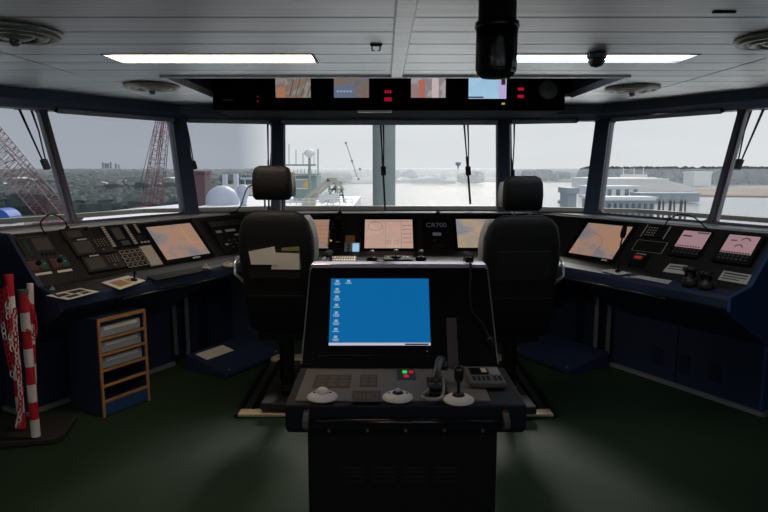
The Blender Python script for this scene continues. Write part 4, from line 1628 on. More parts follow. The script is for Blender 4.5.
# desk items
FD = Frame((CX, 2.3, .798), (1, 0, 0), (0, 1, 0))


def controller(px, py, label, mid='cream', stick=False):
    a, b = FD.hit(px, py)
    t = thing('control_dome', label, 'controller', FD.P(a, b + .02), group='three pale control domes on the front console desk')
    MB().lathe([(.062, 0), (.060, .006), (.042, .017), (.028, .020), (0, .020)], 36).build('dome', 'whitep', t, smooth=True)
    if stick:
        MB().lathe([(.026, .018), (.022, .028), (0, .030)], 20).build('gaiter', 'rubber', t, smooth=True)
        MB().tube([(0, 0, .03), (0, .0, .09)], .006).build('stem', 'black', t)
        MB().sup([(.075, 0, 0, .013, .011), (.09, 0, 0, .018, .015), (.125, 0, 0, .019, .016), (.14, 0, 0, .013, .011)], 20, 3).build('grip', 'blackgloss', t, smooth=True)
    elif mid == 'knob':
        MB().lathe([(.022, .018), (.022, .032), (.017, .037), (0, .037)], 24).build('knob', 'whitep', t, smooth=True)
        MB().box(-.036, -.026, -.004, .004, .016, .022).box(.026, .036, -.004, .004, .016, .022).build('marks', 'black', t)
    else:
        MB().lathe([(.024, .018), (.020, .024), (0, .024)], 20).build('socket', 'blackgloss', t)
        MB().sup([(.022, 0, 0, .010, .010), (.032, 0, 0, .012, .012), (.038, 0, 0, .006, .006)], 14, 2).build('ball', 'steel', t, smooth=True)
        MB().box(-.040, -.030, -.004, .004, .014, .020).box(.030, .040, -.004, .004, .014, .020).build('marks', 'black', t)
    return t


controller(322, 399, 'pale control dome with a thick knob, at the left of the desk', 'knob')
controller(398, 399.5, 'pale control dome with a small chrome ball, in the middle of the desk')
controller(459, 402, 'pale control dome with an upright black joystick, right of the handset', stick=True)
# engraved boxes on the desk plate
d = Dev(FD, rect(FD, [(316, 375), (352, 375), (350, 388), (312, 388)]), .0015, 'legend_plate', 'faint engraved legend plate behind the left control dome', 'plate', 'legend', bev=0, owner=cc)
d.grid('legend', .05, .95, .08, .92, 3, 3, 'legend_line', .75, .0008)
d = Dev(FD, rect(FD, [(361, 375), (378, 375), (377, 387), (359, 387)]), .0015, 'legend_plate', 'small engraved legend plate in the middle of the desk', 'plate', 'legend', bev=0, owner=cc)
d.grid('legend', .05, .95, .08, .92, 2, 3, 'legend_line', .7, .0008)
d = Dev(FD, rect(FD, [(353, 391), (381, 391), (380, 402), (351, 402)]), .0015, 'legend_plate', 'striped legend plate between the left and middle control domes', 'plate', 'legend', bev=0, owner=cc)
d.grid('stripe', .05, .95, .06, .94, 6, 1, 'legend_line', .55, .0008)
d = Dev(FD, rect(FD, [(397, 370), (415, 370), (416, 380), (397, 380)]), .002, 'lamp_panel', 'small panel with green and red lamps on the desk', 'control panel', 'device', bev=0, owner=cc)
d.pad('green_lamp', .30, .55, .62, .82, 'led_g', .004)
d.pad('red_lamp', .66, .9, .62, .82, 'led_r', .004)
d.pad('red_lamp', .36, .62, .20, .40, 'led_r', .004)
d = Dev(FD, rect(FD, [(465, 371), (497, 371), (507, 388), (468, 388)]), .022, 'navigation_unit', 'grey navigation unit with a small screen at the right of the desk', 'display unit', 'device2', bev=.005)
d.pad('screen', .12, .62, .48, .88, 'blackgloss', .002)
d.pad('screen_text', .45, .60, .60, .85, 'trackmetal', .003)
d.grid('key', .10, .62, .12, .40, 4, 2, 'black', .6, .003)
d.grid('key', .68, .95, .12, .40, 2, 2, 'black', .6, .003)
d.pad('panel', .68, .95, .48, .88, 'greymetal', .002)

M['cordgrey'] = paint('grey_cord', (.30, .30, .29), .45)
# telephone handset with looped cord
a, b = FD.hit(437, 388)
hs = thing('telephone_handset', 'black telephone handset with a looped cord lying on the desk', 'handset', FD.P(a, b))
hs.scale = (1.1, 1.1, 1.0)
MB().box(-.035, .035, -.09, .085, 0, .018).build('cradle', 'black', hs, bevel=.006)
hm = MB()
hp = [(-.012, -.055, .040), (-.008, -.040, .060), (.0, -.005, .082), (.012, .045, .098), (.020, .08, .090), (.024, .10, .070)]
hm.tube(hp, [.019, .018, .014, .015, .020, .019], 14)
hm.tube([(-.012, -.055, .045), (-.012, -.062, .020)], [.022, .024], 16)
hm.tube([(.023, .098, .080), (.022, .085, .045)], [.023, .026], 16)
hm.build('handset', 'handset', hs, smooth=True)
cord = []
for k in range(60):
    u = k / 59
    ang = PI * (1.15 - 2.2 * u)
    x = -.012 + .036 * math.cos(ang + PI / 2) * (1 if u < 2 else 1)
    y = -.115 - .028 * math.sin(ang + PI / 2)
    cord.append((x, y))
loop = [(.018, -.02, .05), (.018, -.055, .03), (.012, -.095, .009), (.000, -.125, .008), (-.030, -.135, .008), (-.056, -.120, .008), (-.060, -.090, .008), (-.045, -.065, .010), (-.028, -.050, .022), (-.016, -.050, .035)]
Q = []
for i in range(len(loop) - 1):
    a_, b_ = Vector(loop[max(0, i - 1)]), Vector(loop[i])
    c_, e_ = Vector(loop[i + 1]), Vector(loop[min(len(loop) - 1, i + 2)])
    for k in range(8):
        u = k / 8
        Q.append(.5 * ((2 * b_) + (c_ - a_) * u + (2 * a_ - 5 * b_ + 4 * c_ - e_) * u * u + (3 * b_ - a_ - 3 * c_ + e_) * u ** 3))
rr2 = [.0055 if k % 2 else .0072 for k in range(len(Q))]
MB().tube(Q, rr2, 8).build('cord', 'cordgrey', hs, smooth=True)

# gooseneck lamp clipped to the ledge
p0 = Vector((CX + .335, 2.3 + .725, 1.232))
lamp = gooseneck([p0 + Vector((0, .02, .012)), p0 + Vector((0, -.045, .008)), p0 + Vector((-.002, -.075, -.04)), FC.P(.325, .33, .03), FC.P(.335, .26, .028), FC.P(.375, .20, .035), FC.P(.402, .13, .035)],
                 'gooseneck_lamp', 'black gooseneck lamp hanging over the front console screen housing', 'lamp', .006, .05, .015, base=False)
MB().box(-.018, .018, -.045, .02, -.004, .022).build('clamp', 'black', lamp, bevel=.004)

# ------------------------------------------------------------------ drawer cabinet on the left
ax_ = Vector((.5, S3, 0))
n_ = Vector((S3, -.5, 0))
o0 = Vector((-1.925, 4.06, 0))
FCb = Matrix.Identity(4)
for i, v in enumerate((ax_, -n_, Vector((0, 0, 1)))):
    FCb[0][i], FCb[1][i], FCb[2][i] = v.x, v.y, v.z
FCb[0][3], FCb[1][3], FCb[2][3] = o0
bc = thing('filing_cabinet', 'low navy cabinet with oak edges and open shelves under the left console', 'cabinet', matrix=FCb)
WW, DD, HH = .385, .36, .675
MB().box(0, .012, .006, DD, 0, HH).build('side_panel', 'navy', bc)
MB().box(WW - .012, WW, .006, DD, 0, HH).build('side_panel', 'navy', bc)
MB().box(0, WW, .006, DD, HH, HH + .015).build('top_panel', 'navy', bc)
MB().box(0, WW, DD - .01, DD, 0, HH).build('back_panel', 'black', bc)
MB().box(0, WW, -.004, .012, HH - .008, HH + .016).build('top_edge', 'wood', bc)
for x in (-.002, WW - .016):
    MB().box(x, x + .018, -.004, .010, 0.0, HH).build('side_edge', 'wood', bc)
zs = [.105, .215, .325, .435, .545]
for z in zs:
    MB().box(.014, WW - .014, .0, DD - .02, z, z + .010).build('shelf', 'navy', bc)
    MB().box(.014, WW - .014, -.004, .004, z - .006, z + .014).build('shelf_edge', 'wood', bc)
MB().box(.014, WW - .014, .0, .014, 0.01, .099).build('bottom_panel', 'navy_blue', bc)
for k, (z, lab) in enumerate(((.335, 'grey file tray in the cabinet, lowest of the three'), (.445, 'grey file tray in the cabinet, middle of the three'), (.555, 'grey file tray in the cabinet, topmost of the three'))):
    t = thing('file_tray', lab, 'tray', matrix=FCb @ Matrix.Translation((.03, .02, z + .001)), group='grey trays in the navy cabinet')
    MB().box(0, WW - .06, .0, .28, 0, .075).build('box', 'greybin', t, bevel=.004)
    MB().box(.03, WW - .09, -.002, .0, .045, .068).build('label_strip', 'label', t)

# ------------------------------------------------------------------ chain barrier posts
bs = thing('barrier_stand', 'heavy black rubber base plate holding the red and white posts', 'stand', (-2.32, 3.79, 0), math.radians(12))
MB().prism([(-.24, -.20), (.24, -.20), (.28, -.16), (.28, .16), (.24, .20), (-.24, .20), (-.28, .16), (-.28, -.16)], 'z', 0, .045).build('plate', 'rubber', bs, bevel=.012)
for x in (-.02, -.13):
    MB().lathe([(.05, .045), (.045, .07), (0, .07)], 20, (x, .02, 0)).build('socket', 'rubber', bs)


def post(base, top, r, n, label, first=1, cap=True):
    base, top = Vector(base), Vector(top)
    t = thing('barrier_post', label, 'post', base, group='red and white barrier posts')
    d_ = top - base
    for k in range(n):
        MB().tube([d_ * (k / n), d_ * ((k + 1) / n)], r, 20).build('stripe', 'red' if (k + first) % 2 else 'whitep', t, smooth=False)
    if cap:
        MB().tube([d_, d_ * 1.03], [r * 1.15, r * 1.1], 20).build('cap', 'red' if first else 'device2', t)
    return t


pb2 = atZ(36, 436, .06)
p2t = atY(23, 294, pb2.y)
post(pb2, p2t, .026, 8, 'red and white striped post, shorter front one with a grey cap', 0)
pb1 = atZ(22, 428, .06)
p1t = atY(9, 279, pb1.y + .02)
post(pb1, p1t, .024, 9, 'red and white striped post, taller rear one with a red cap', 1)
pb3 = pb1 + Vector((.03, .09, 0))
post(pb3, p1t + Vector((.075, .09, -.045)), .020, 7, 'slim striped post standing between the other two', 0, False)


def chain(pts, label, mats, base=.0, link=.042):
    P = [Vector(p) for p in pts]
    Q = []
    for i in range(len(P) - 1):
        a_, b_ = P[max(0, i - 1)], P[i]
        c_, e_ = P[i + 1], P[min(len(P) - 1, i + 2)]
        for k in range(20):
            u = k / 20
            Q.append(.5 * ((2 * b_) + (c_ - a_) * u + (2 * a_ - 5 * b_ + 4 * c_ - e_) * u * u + (3 * b_ - a_ - 3 * c_ + e_) * u ** 3))
    Q.append(P[-1])
    acc = [0]
    for a_, b_ in zip(Q[:-1], Q[1:]):
        acc.append(acc[-1] + (b_ - a_).length)
    n = int(acc[-1] / (link * .78))
    t = thing('barrier_chain', label, 'chain', P[0], group='plastic chains hanging from the posts')
    prev = None
    for k in range(n):
        s = acc[-1] * (k + .5) / n
        j = max(i for i, v in enumerate(acc) if v <= s)
        j = min(j, len(Q) - 2)
        c = Q[j].lerp(Q[j + 1], (s - acc[j]) / max(1e-6, acc[j + 1] - acc[j]))
        tg = (Q[j + 1] - Q[j]).normalized()
        u = tg.cross(Vector((.3, 1, .1))).normalized()
        if k % 2:
            u = tg.cross(u).normalized()
        ring = []
        for q in range(12):
            an = 2 * PI * q / 12
            ring.append(c - P[0] + tg * (link / 2 * math.cos(an)) + u * (link * .30 * math.sin(an)))
        ring.append(ring[0])
        MB().tube(ring, .0042, 6, False).build('link', mats[(k // 3) % len(mats)], t, smooth=True)
    return t


a_ = p1t + Vector((.0, -.04, -.04))
b_ = p2t + Vector((.03, -.03, -.02))
chain([a_, a_ + Vector((.015, -.02, -.35)), a_ + Vector((.06, -.03, -.66)), Vector((pb2.x - .085, pb2.y - .05, .14)), Vector((pb2.x - .04, pb2.y - .06, .30)), b_ + Vector((-.06, -.03, -.25)), b_ + Vector((-.055, -.02, -.06))], 'long red and white plastic chain looping down between the posts', ['red', 'whitep'])
chain([b_, b_ + Vector((.035, 0, -.07)), b_ + Vector((.045, 0, -.17)), b_ + Vector((.03, -.0, -.24)), b_ + Vector((-.0, -.01, -.19))], 'short red plastic chain beside the cap of the shorter post', ['red'])
a2 = p1t + Vector((-.03, -.035, -.06))
chain([a2, a2 + Vector((-.005, -.01, -.2)), a2 + Vector((.01, -.01, -.4)), a2 + Vector((.035, -.02, -.55))], 'red plastic chain hanging along the taller post', ['red', 'red', 'whitep'])

# ------------------------------------------------------------------ outside: own ship
M['rail'] = paint('varnished_rail', (.36, .34, .27), .5, 0, .15)
M['mastgrey'] = paint('grey_green_mast_paint', (.26, .31, .31), .6)
M['whiteship'] = paint('white_ship_paint', (.80, .81, .82), .5, 0, .05)
M['water'] = None
OT = offset_line(BOT, -1.05)
rr = thing('ship_railing', 'pale railing with a broad top rail just outside the bridge windows', 'railing', (0, 7.4, 0))
rl = MB()
def offs(d, z):
    return offset_line(BOT, d, z)
rows_ = [offs(-1.08, 1.25), offs(-1.15, 1.25), offs(-1.15, 1.205), offs(-1.08, 1.205)]
n_ = len(rows_[0])
rl.loft([[r[i] - Vector((0, 7.4, 0)) for r in rows_] for i in range(n_)])
rl.build('top_rail', 'rail', rr)
rows_ = [offs(-1.10, .70), offs(-1.14, .70), offs(-1.14, .66), offs(-1.10, .66)]
MB().loft([[r[i] - Vector((0, 7.4, 0)) for r in rows_] for i in range(n_)]).build('lower_rail', 'whiteship', rr)
R0 = offs(-1.12, 0)
cnt = 0
for i in range(n_ - 1):
    a, b = R0[i], R0[i + 1]
    k = max(1, int((b - a).length / 1.3))
    for j in range(k):
        p = a.lerp(b, (j + .5) / k) - Vector((0, 7.4, 0))
        MB().box(p.x - .03, p.x + .03, p.y - .03, p.y + .03, .0, 1.18).build('rail_post', 'whiteship', rr)
# bulwark plate ahead of the front windows and side deck
fb = [R0[i] for i in range(3, 7)]
rowsb = [[Vector((p.x, p.y + o, z)) for p in fb] for o, z in ((.03, .2), (.03, 1.13), (.06, 1.13), (.06, .2))]
MB().loft([[r[i] for r in rowsb] for i in range(4)]).build('wall_bulwark', 'whiteship')
struct(bpy.data.objects['wall_bulwark'])
bpy.data.objects['wall_bulwark'].name = 'wall_outer'
dk = [offs(-.10, 0)[i] for i in range(n_)]
dko = [offs(-1.3, 0)[i] for i in range(n_)]
dm = MB()
for i in range(n_ - 1):
    dm.loft([[Vector((p.x, p.y, .10)) for p in (dk[i], dk[i + 1], dko[i + 1], dko[i])], [Vector((p.x, p.y, .16)) for p in (dk[i], dk[i + 1], dko[i + 1], dko[i])]])
o = struct(dm.build('floor_outer_deck', 'whiteship'))
o.name = 'floor.001'

# ------------------------------------------------------------------ ground and water
WZ = -15.0
def water_mat():
    m, n, l, p = new_mat('harbour_water')
    p.inputs['Base Color'].default_value = (.30, .34, .36, 1)
    p.inputs['Roughness'].default_value = .22
    p.inputs['IOR'].default_value = 1.6
    p.inputs['Specular IOR Level'].default_value = 1.0
    tc = n.new('ShaderNodeTexCoord')
    mp = n.new('ShaderNodeMapping')
    mp.inputs['Scale'].default_value = (.15, .4, 1)
    nz = n.new('ShaderNodeTexNoise')
    nz.inputs['Scale'].default_value = 1.0
    nz.inputs['Detail'].default_value = 3
    b = n.new('ShaderNodeBump')
    b.inputs['Strength'].default_value = .3
    b.inputs['Distance'].default_value = .3
    l.new(tc.outputs['Object'], mp.inputs['Vector'])
    l.new(mp.outputs['Vector'], nz.inputs['Vector'])
    l.new(nz.outputs['Fac'], b.inputs['Height'])
    l.new(b.outputs['Normal'], p.inputs['Normal'])
    return m


def ground_mat(name, a, b, sc):
    m, n, l, p = new_mat(name)
    p.inputs['Roughness'].default_value = .9
    tc = n.new('ShaderNodeTexCoord')
    nz = n.new('ShaderNodeTexNoise')
    nz.inputs['Scale'].default_value = sc
    nz.inputs['Detail'].default_value = 6
    r = n.new('ShaderNodeValToRGB')
    r.color_ramp.elements[0].position = .35
    r.color_ramp.elements[0].color = (*a, 1)
    r.color_ramp.elements[1].position = .65
    r.color_ramp.elements[1].color = (*b, 1)
    l.new(tc.outputs['Object'], nz.inputs['Vector'])
    l.new(nz.outputs['Fac'], r.inputs['Fac'])
    l.new(r.outputs['Color'], p.inputs['Base Color'])
    return m


M['water'] = water_mat()
M['land'] = ground_mat('winter_land', (.10, .10, .085), (.22, .20, .16), .02)
M['marsh'] = ground_mat('brown_marsh', (.22, .16, .11), (.36, .30, .22), .03)
M['concrete'] = ground_mat('pale_concrete', (.55, .55, .55), (.70, .70, .70), .05)
M['tree'] = ground_mat('winter_trees', (.035, .055, .062), (.10, .11, .115), .03)
M['tree2'] = ground_mat('evergreen_trees', (.022, .042, .045), (.06, .08, .08), .05)
M['crane'] = paint('red_crane_paint', (.17, .06, .075), .6)
M['craneb'] = paint('beige_crane_paint', (.50, .48, .42), .6)
M['seagreen'] = paint('green_ship_steel', (.25, .33, .31), .6)
M['bluetent'] = paint('blue_tent_cloth', (.03, .10, .42), .6)
M['shipwhite_shaded'] = paint('shaded_white_ship_paint', (.46, .50, .60), .5)  # white paint toned blue grey for the shade on domes and mast
M['brick'] = paint('brick_red_cladding', (.13, .075, .09), .7)
M['roofw'] = paint('white_roof', (.80, .82, .85), .5, 0, .04)
M['dkglass'] = paint('dark_windows', (.06, .09, .12), .3)
M['bluegrey'] = paint('blue_grey_cladding', (.30, .36, .41), .6)

wt = MB()
wt.box(-6000, 6000, -400, 6500, WZ - .5, WZ)
o = wt.build('floor_water', 'water')
o.name = 'harbour_water'
o['kind'] = 'stuff'
o['label'] = 'pale bright harbour water reaching to the far shore'
o['category'] = 'water'
# land: left shore and far shore as one raised plate
lm = MB()
lp = [(-6000, -300), (-22, -300), (-22, 40), (-60, 75), (-60, 150), (-75, 300), (-90, 620), (120, 760), (900, 640), (1400, 420), (6000, 400), (6000, 6400), (-6000, 6400)]
lm.prism(lp, 'z', WZ - .4, WZ + 1.0)
o = lm.build('land', 'land')
o['kind'] = 'stuff'
o['label'] = 'grey brown land along the far shore and behind the quay'
o['category'] = 'land'
mm = MB()
mm.prism([(150, 395), (175, 372), (235, 350), (420, 300), (700, 250), (900, 640), (330, 560), (230, 470)], 'z', WZ - .3, WZ + .8)
o = mm.build('marsh', 'marsh')
o['kind'] = 'stuff'
o['label'] = 'brown marsh bank beyond the water on the right'
o['category'] = 'land'

# forest canopy: stuff
ICO = []
def blob_mesh(mb, c, rx, rz, rnd):
    n1, n2 = 6, 4
    rings = []
    for i in range(1, n2):
        ph = PI * i / n2
        rings.append([(c[0] + rx * math.sin(ph) * math.cos(2 * PI * k / n1 + i) * rnd.uniform(.8, 1.2), c[1] + rx * math.sin(ph) * math.sin(2 * PI * k / n1 + i) * rnd.uniform(.8, 1.2), c[2] + rz * math.cos(ph) * rnd.uniform(.85, 1.15)) for k in range(n1)])
    b = len(mb.v)
    vs = [(c[0], c[1], c[2] + rz)] + [p for r in rings for p in r]
    fs = [(0, 1 + k, 1 + (k + 1) % n1) for k in range(n1)]
    for i in range(len(rings) - 1):
        for k in range(n1):
            fs.append((1 + i * n1 + k, 1 + (i + 1) * n1 + k, 1 + (i + 1) * n1 + (k + 1) % n1, 1 + i * n1 + (k + 1) % n1))
    mb.add(vs, fs)


rnd = random.Random(11)
fo = MB()
cnt = 0
while cnt < 15000:
    y = 170 * (1 / (1 - rnd.random() * .955)) ** 1.0
    y = min(y, 3600 + rnd.random() * 200)
    x = y * rnd.uniform(-.85, .85)
    if x > -.06 * y and y < 1080:
        continue
    if x > -.27 * y and x < -.06 * y and y < 620:
        continue
    if x < 0 and y < 420 and math.sin(x * .07) + math.sin(y * .05 + x * .03) < -.2:
        continue
    s = rnd.uniform(.6, 1.4)
    ht = (3.6 + y * .0022) * s
    w = (3.0 + y * .006) * s
    zz = WZ + 1 + max(0, (y - 1200) * .0028)
    zz = min(zz, rnd.uniform(-.2, 1.0) - ht * 1.6)
    fo.mat(1 if rnd.random() < .45 else 0)
    blob_mesh(fo, (x, y, zz + ht * .55), w, ht, rnd)
    cnt += 1
o = fo.build('forest', ['tree', 'tree2'])
o['kind'] = 'stuff'
o['label'] = 'blue green belt of distant woods along the horizon'
o['category'] = 'trees'

# right bank: taller woods behind the docks
fo = MB()
for k in range(900):
    px = rnd.uniform(585, 790)
    y = rnd.uniform(640, 950)
    p = atY(px, 180, y)
    s = rnd.uniform(.8, 1.25)
    blob_mesh(fo, (p.x, y, WZ + 1 + 5 * s), 8 * s, 9.5 * s, rnd)
o = fo.build('forest', 'tree2')
o['kind'] = 'stuff'
o['label'] = 'blue green woods behind the white dock roofs on the right'
o['category'] = 'trees'


def clump(px0, px1, y, h, label, n=14):
    a, b = atY(px0, 180, y), atY(px1, 180, y)
    m = MB()
    for k in range(n):
        blob_mesh(m, (rnd.uniform(a.x, b.x), y + rnd.uniform(-8, 8), WZ + 1 + h * rnd.uniform(.3, .75)), h * .5, h * .45, rnd)
    o = m.build('tree_clump', 'tree2')
    o['kind'] = 'stuff'
    o['label'] = label
    o['category'] = 'trees'


clump(524, 554, 780, 12, 'dark wood on the far shore seen above the right headrest', 40)
clump(555, 568, 820, 10, 'lower wood to the right on the far shore', 18)
clump(460, 480, 640, 11, 'hazy wood on the far shore behind the front window wiper', 26)
clump(417, 447, 700, 6, 'low line of trees on the far shore in the bright front window', 16)
clump(407, 414, 760, 12, 'small pointed clump of trees right of the grey mullion', 5)
clump(393, 398, 800, 12, 'tiny clump of trees beside the grey mullion', 4)

# far buildings
def shed(px, y, w, d, h, label, mat='whiteship', roof='roofw', z=WZ + 1, group=None, cat='building', win=True, name='warehouse'):
    p = atY(px, 190, y)
    t = thing(name, label, cat, (p.x, y, z), rnd.uniform(-.15, .15), group=group)
    MB().box(-w / 2, w / 2, -d / 2, d / 2, 0, h).build('wall', mat, t)
    MB().prism([(-w / 2 - .4, h), (0, h + min(w * .12, 3)), (w / 2 + .4, h)], 'y', -d / 2 - .4, d / 2 + .4).build('roof', roof, t)
    if win:
        m = MB()
        k = max(2, int(w / 5))
        for i in range(k):
            x = -w / 2 + w * (i + .5) / k
            m.box(x - w / k * .25, x + w / k * .25, -d / 2 - .12, -d / 2, h * .35, h * .65)
        m.build('window_row', 'dkglass', t)
    return t


G1 = 'small pale houses among the trees on the left'
for px, y, w, h, lab in ((6, 310, 16, 5, 'pale house between the left crane boom and the window edge'), (22, 420, 18, 6, 'pale house low among the trees, left of the crane boom'), (60, 360, 9, 4, 'tiny white house right of the left crane boom'), (99, 330, 16, 5, 'pale house in the trees, left one below the chimneys'), (124, 380, 16, 5, 'pale house in the trees right of the chimneys'), (134, 410, 12, 5, 'small white house nearer the right crane boom'), (141, 450, 12, 5, 'tiny white house beside the right crane boom')):
    shed(px, y, w, 9, h, lab, group=G1, name='house', z=WZ + 2.5)
for px, y, w, h, lab in ((172, 430, 44, 5, 'long pale blue roofed shed right of the right crane boom, upper'), (176, 350, 34, 4, 'long pale blue roofed shed right of the right crane boom, lower')):
    shed(px, y, w, 18, h, lab, 'bluegrey', 'roofw', name='warehouse', group='long sheds left of the corner post', z=WZ + 2.5)
# industrial stacks on the horizon
zt = 0
for px, h, lab, w in ((103, 20, 'thin tall chimney, leftmost on the horizon', 3.2), (107, 17, 'broad pale tower next to the leftmost chimney', 8), (111, 21, 'tall chimney in the middle of the horizon group', 3.2), (116, 16, 'short chimney right of the middle one', 3.4), (119, 12, 'lowest chimney at the right end of the group', 2.6)):
    p = atY(px, 168, 2200)
    t = thing('chimney', lab, 'chimney', (p.x, 2200, -3), group='chimneys on the left horizon')
    MB().lathe([(w * 1.15, -12), (w, 0), (w * .9, h + 4), (0, h + 4)], 12).build('shaft', 'bluegrey', t)
    MB().lathe([(w * 1.1, h + 1), (w * 1.1, h + 2.2), (w * .9, h + 2.2)], 12).build('rim', 'bluegrey', t)


# lattice cranes
def lattice(mb, a, b, w0, w1, n, r, up=Vector((0, 1, 0))):
    a, b = Vector(a), Vector(b)
    t = (b - a).normalized()
    u = t.cross(up).normalized()
    v = t.cross(u).normalized()
    def cs(f):
        w = (w0 + (w1 - w0) * f) / 2
        c = a.lerp(b, f)
        return [c + u * w + v * w, c - u * w + v * w, c - u * w - v * w, c + u * w - v * w]
    prev = cs(0)
    for k in range(1, n + 1):
        cur = cs(k / n)
        for j in range(4):
            mb.bar(prev[j], cur[j], r * 1.6, r * 1.6)
            jj = (j + 1) % 4
            mb.bar(cur[j], cur[jj], r, r)
            if k % 2:
                mb.bar(prev[j], cur[jj], r, r)
            else:
                mb.bar(prev[jj], cur[j], r, r)
        prev = cur
    return mb


def crane(foot_px, tip_px, y, label, w0, w1, n, ytip=None):
    f = atY(*foot_px, y)
    tp = atY(*tip_px, ytip or y)
    t = thing('lattice_crane', label, 'crane', (f.x, y, WZ + 1), group='two red lattice cranes on the left')
    o = Vector(t.location)
    lattice(MB(), f - o, tp - o, w0, w1, n, .065).build('boom', 'crane', t)
    zf = f.z - o.z
    MB().box(-3.0, 3.0, -3.5, 5, zf - 3.2, zf + .1).build('machine_house', 'crane', t, bevel=.1)
    MB().lathe([(2.2, 0), (1.8, zf - 3.2)], 16).build('pedestal', 'brick', t)
    MB().box(3.0, 4.4, -3, -.8, zf - 2.6, zf - .4).build('cab', 'whitep', t)
    m = MB()
    a = (tp - o)
    for dx in (-.5, .5):
        m.tube([a + Vector((dx, 0, 0)), Vector((dx - 3, 5, zf + 4))], .06, 5)
    m.build('stay_cable', 'black', t)
    return t


crane((60, 222), (-34, 108), 110, 'red lattice crane boom leaning across the left edge window', 3.6, 3.6, 26)
crane((146, 208), (163, 100), 150, 'red lattice crane boom standing steeply beside the left corner post', 1.9, 1.3, 24)
crane((158, 208), (168, 100), 158, 'second red lattice boom right behind the steep one', 1.9, 1.3, 24)

# blue dome tent, white roof
p = atY(3, 216, 90)
t = thing('dome_tent', 'blue rounded tent roof low in the left edge window', 'tent', (p.x, 90, WZ + 1))
zz = atY(4, 208, 90).z - (WZ + 1)
rows_ = []
for k in range(13):
    an = PI * k / 12
    rows_.append([(-2.1 * math.cos(an) * 1.0, yy, zz - 2.2 + 2.2 * math.sin(an)) for yy in (-4, 4)])
m = MB()
prof = [(-2.1 * math.cos(PI * k / 12), zz - 2.2 + 2.2 * math.sin(PI * k / 12)) for k in range(13)]
m.prism(prof, 'y', -1.5, 1.5)
m.build('tent_roof', 'bluetent', t, smooth=False)
MB().box(-2.1, 2.1, -1.5, 1.5, 0, zz - 2.2).build('tent_base', 'whitep', t)
zr = -5.3
p0, p1 = atZ(88, 213, zr), atZ(186, 203.5, zr)
t = thing('white_roofed_hall', 'long hall with a white roof behind the railing in the left window', 'building', (p0.x, p0.y, WZ + 1))
o = Vector(t.location)
H_ = zr - (WZ + 1)
a, b = p0 - o, p1 - o
c, d_ = a + Vector((14, -34, 0)), b + Vector((26, -34, 0))
base = [Vector((q.x, q.y, 0)) for q in (a, b, d_, c)]
top = [Vector((q.x, q.y, H_ - .6)) for q in (a, b, d_, c)]
MB().loft([base, top]).build('wall', 'bluegrey', t)
MB().loft([[q + Vector((0, 0, .0)) for q in top], [q + Vector((0, 0, .6)) for q in top]]).build('roof', 'roofw', t)

# radome and deck gear in the narrow window
Y1 = 31
c = atY(222.5, 203, Y1)
R = (atY(239, 203, Y1) - atY(206, 203, Y1)).length / 2
t = thing('radar_dome', 'large white radar dome on the ship ahead', 'radome', (c.x, Y1, c.z - 2.2))
MB().lathe([(R * .7, 0), (R * .75, 2.0), (R * .98, 2.05), (R, 2.25), (R * .97, 2.25 + R * .25), (R * .87, 2.25 + R * .5), (R * .7, 2.25 + R * .72), (R * .45, 2.25 + R * .89), (R * .2, 2.25 + R * .98), (0, 2.25 + R)], 32).build('dome', 'shipwhite_shaded', t, smooth=True)
MB().lathe([(R * .5, -11), (R * .5, 0), (0, 0)], 16).build('mast', 'shipwhite_shaded', t)
c = atY(234, 200, 34)
t = thing('deck_mast', 'tapered white mast between the radar dome and the small dome', 'mast', (c.x, 34, -8))
zt = atY(234, 174, 34).z + 8
MB().loft([[(-.75, -.5, 0), (.95, -.5, 0), (.95, .5, 0), (-.75, .5, 0)], [(-.65, -.4, zt - 1.6), (.4, -.4, zt - 1.6), (.4, .4, zt - 1.6), (-.65, .4, zt - 1.6)]]).build('mast_body', 'shipwhite_shaded', t)
MB().box(-.55, -.35, -.2, .2, zt - 1.6, zt).box(.05, .25, -.2, .2, zt - 1.6, zt).build('horns', 'shipwhite_shaded', t)
MB().box(-.9, .7, -.5, .5, zt - 2.1, zt - 1.9).build('platform', 'shipwhite_shaded', t)
c = atY(243, 191, 30)
t = thing('satellite_dome', 'small white satellite dome behind the left chair headrest', 'radome', (c.x, 30, c.z - 1.5))
MB().lathe([(.15, .8), (.18, 1.1), (.27, 1.3), (.30, 1.5), (.26, 1.68), (.15, 1.78), (0, 1.82)], 24).build('dome', 'shipwhite_shaded', t, smooth=True)
MB().lathe([(.12, -8), (.12, .8), (0, .8)], 12).build('mast', 'shipwhite_shaded', t)
MB().box(-.1, .45, -.05, .05, 2.05, 2.15).tube([(.1, 0, 1.7), (.1, 0, 2.1)], .03).build('radar_scanner', 'shipwhite_shaded', t)
c = atY(203, 188, 60)
t = thing('red_tower', 'dull red tower block left of the large radar dome', 'tower', (c.x, 60, -14))
zt = atY(203, 173, 60).z + 14
MB().box(-.48, .48, -1, 1, 0, zt).build('tower_body', 'brick', t)
MB().box(-.55, .55, -1.2, 1.2, zt, zt + .2).build('top_platform', 'brick', t)

# deck edge of ship ahead: white superstructure that carries the domes
t = thing('ship_deckhouse', 'white ship deckhouse top below the domes, ahead of the railing', 'deckhouse', (0, 32.2, -15))
a = atY(196, 207, 29); b = atY(352, 207, 29)
MB().box(a.x, b.x, -3.2, 8, 0, a.z + 15).build('deckhouse', 'whiteship', t)
MB().box(a.x, b.x, -3.3, -3.2, a.z + 15 - .5, a.z + 15 - .2).build('trim_line', 'greymetal', t)

# ship gear in the centre left window
Y2 = 33
def W(px, py, y=Y2):
    return atY(px, py, y)


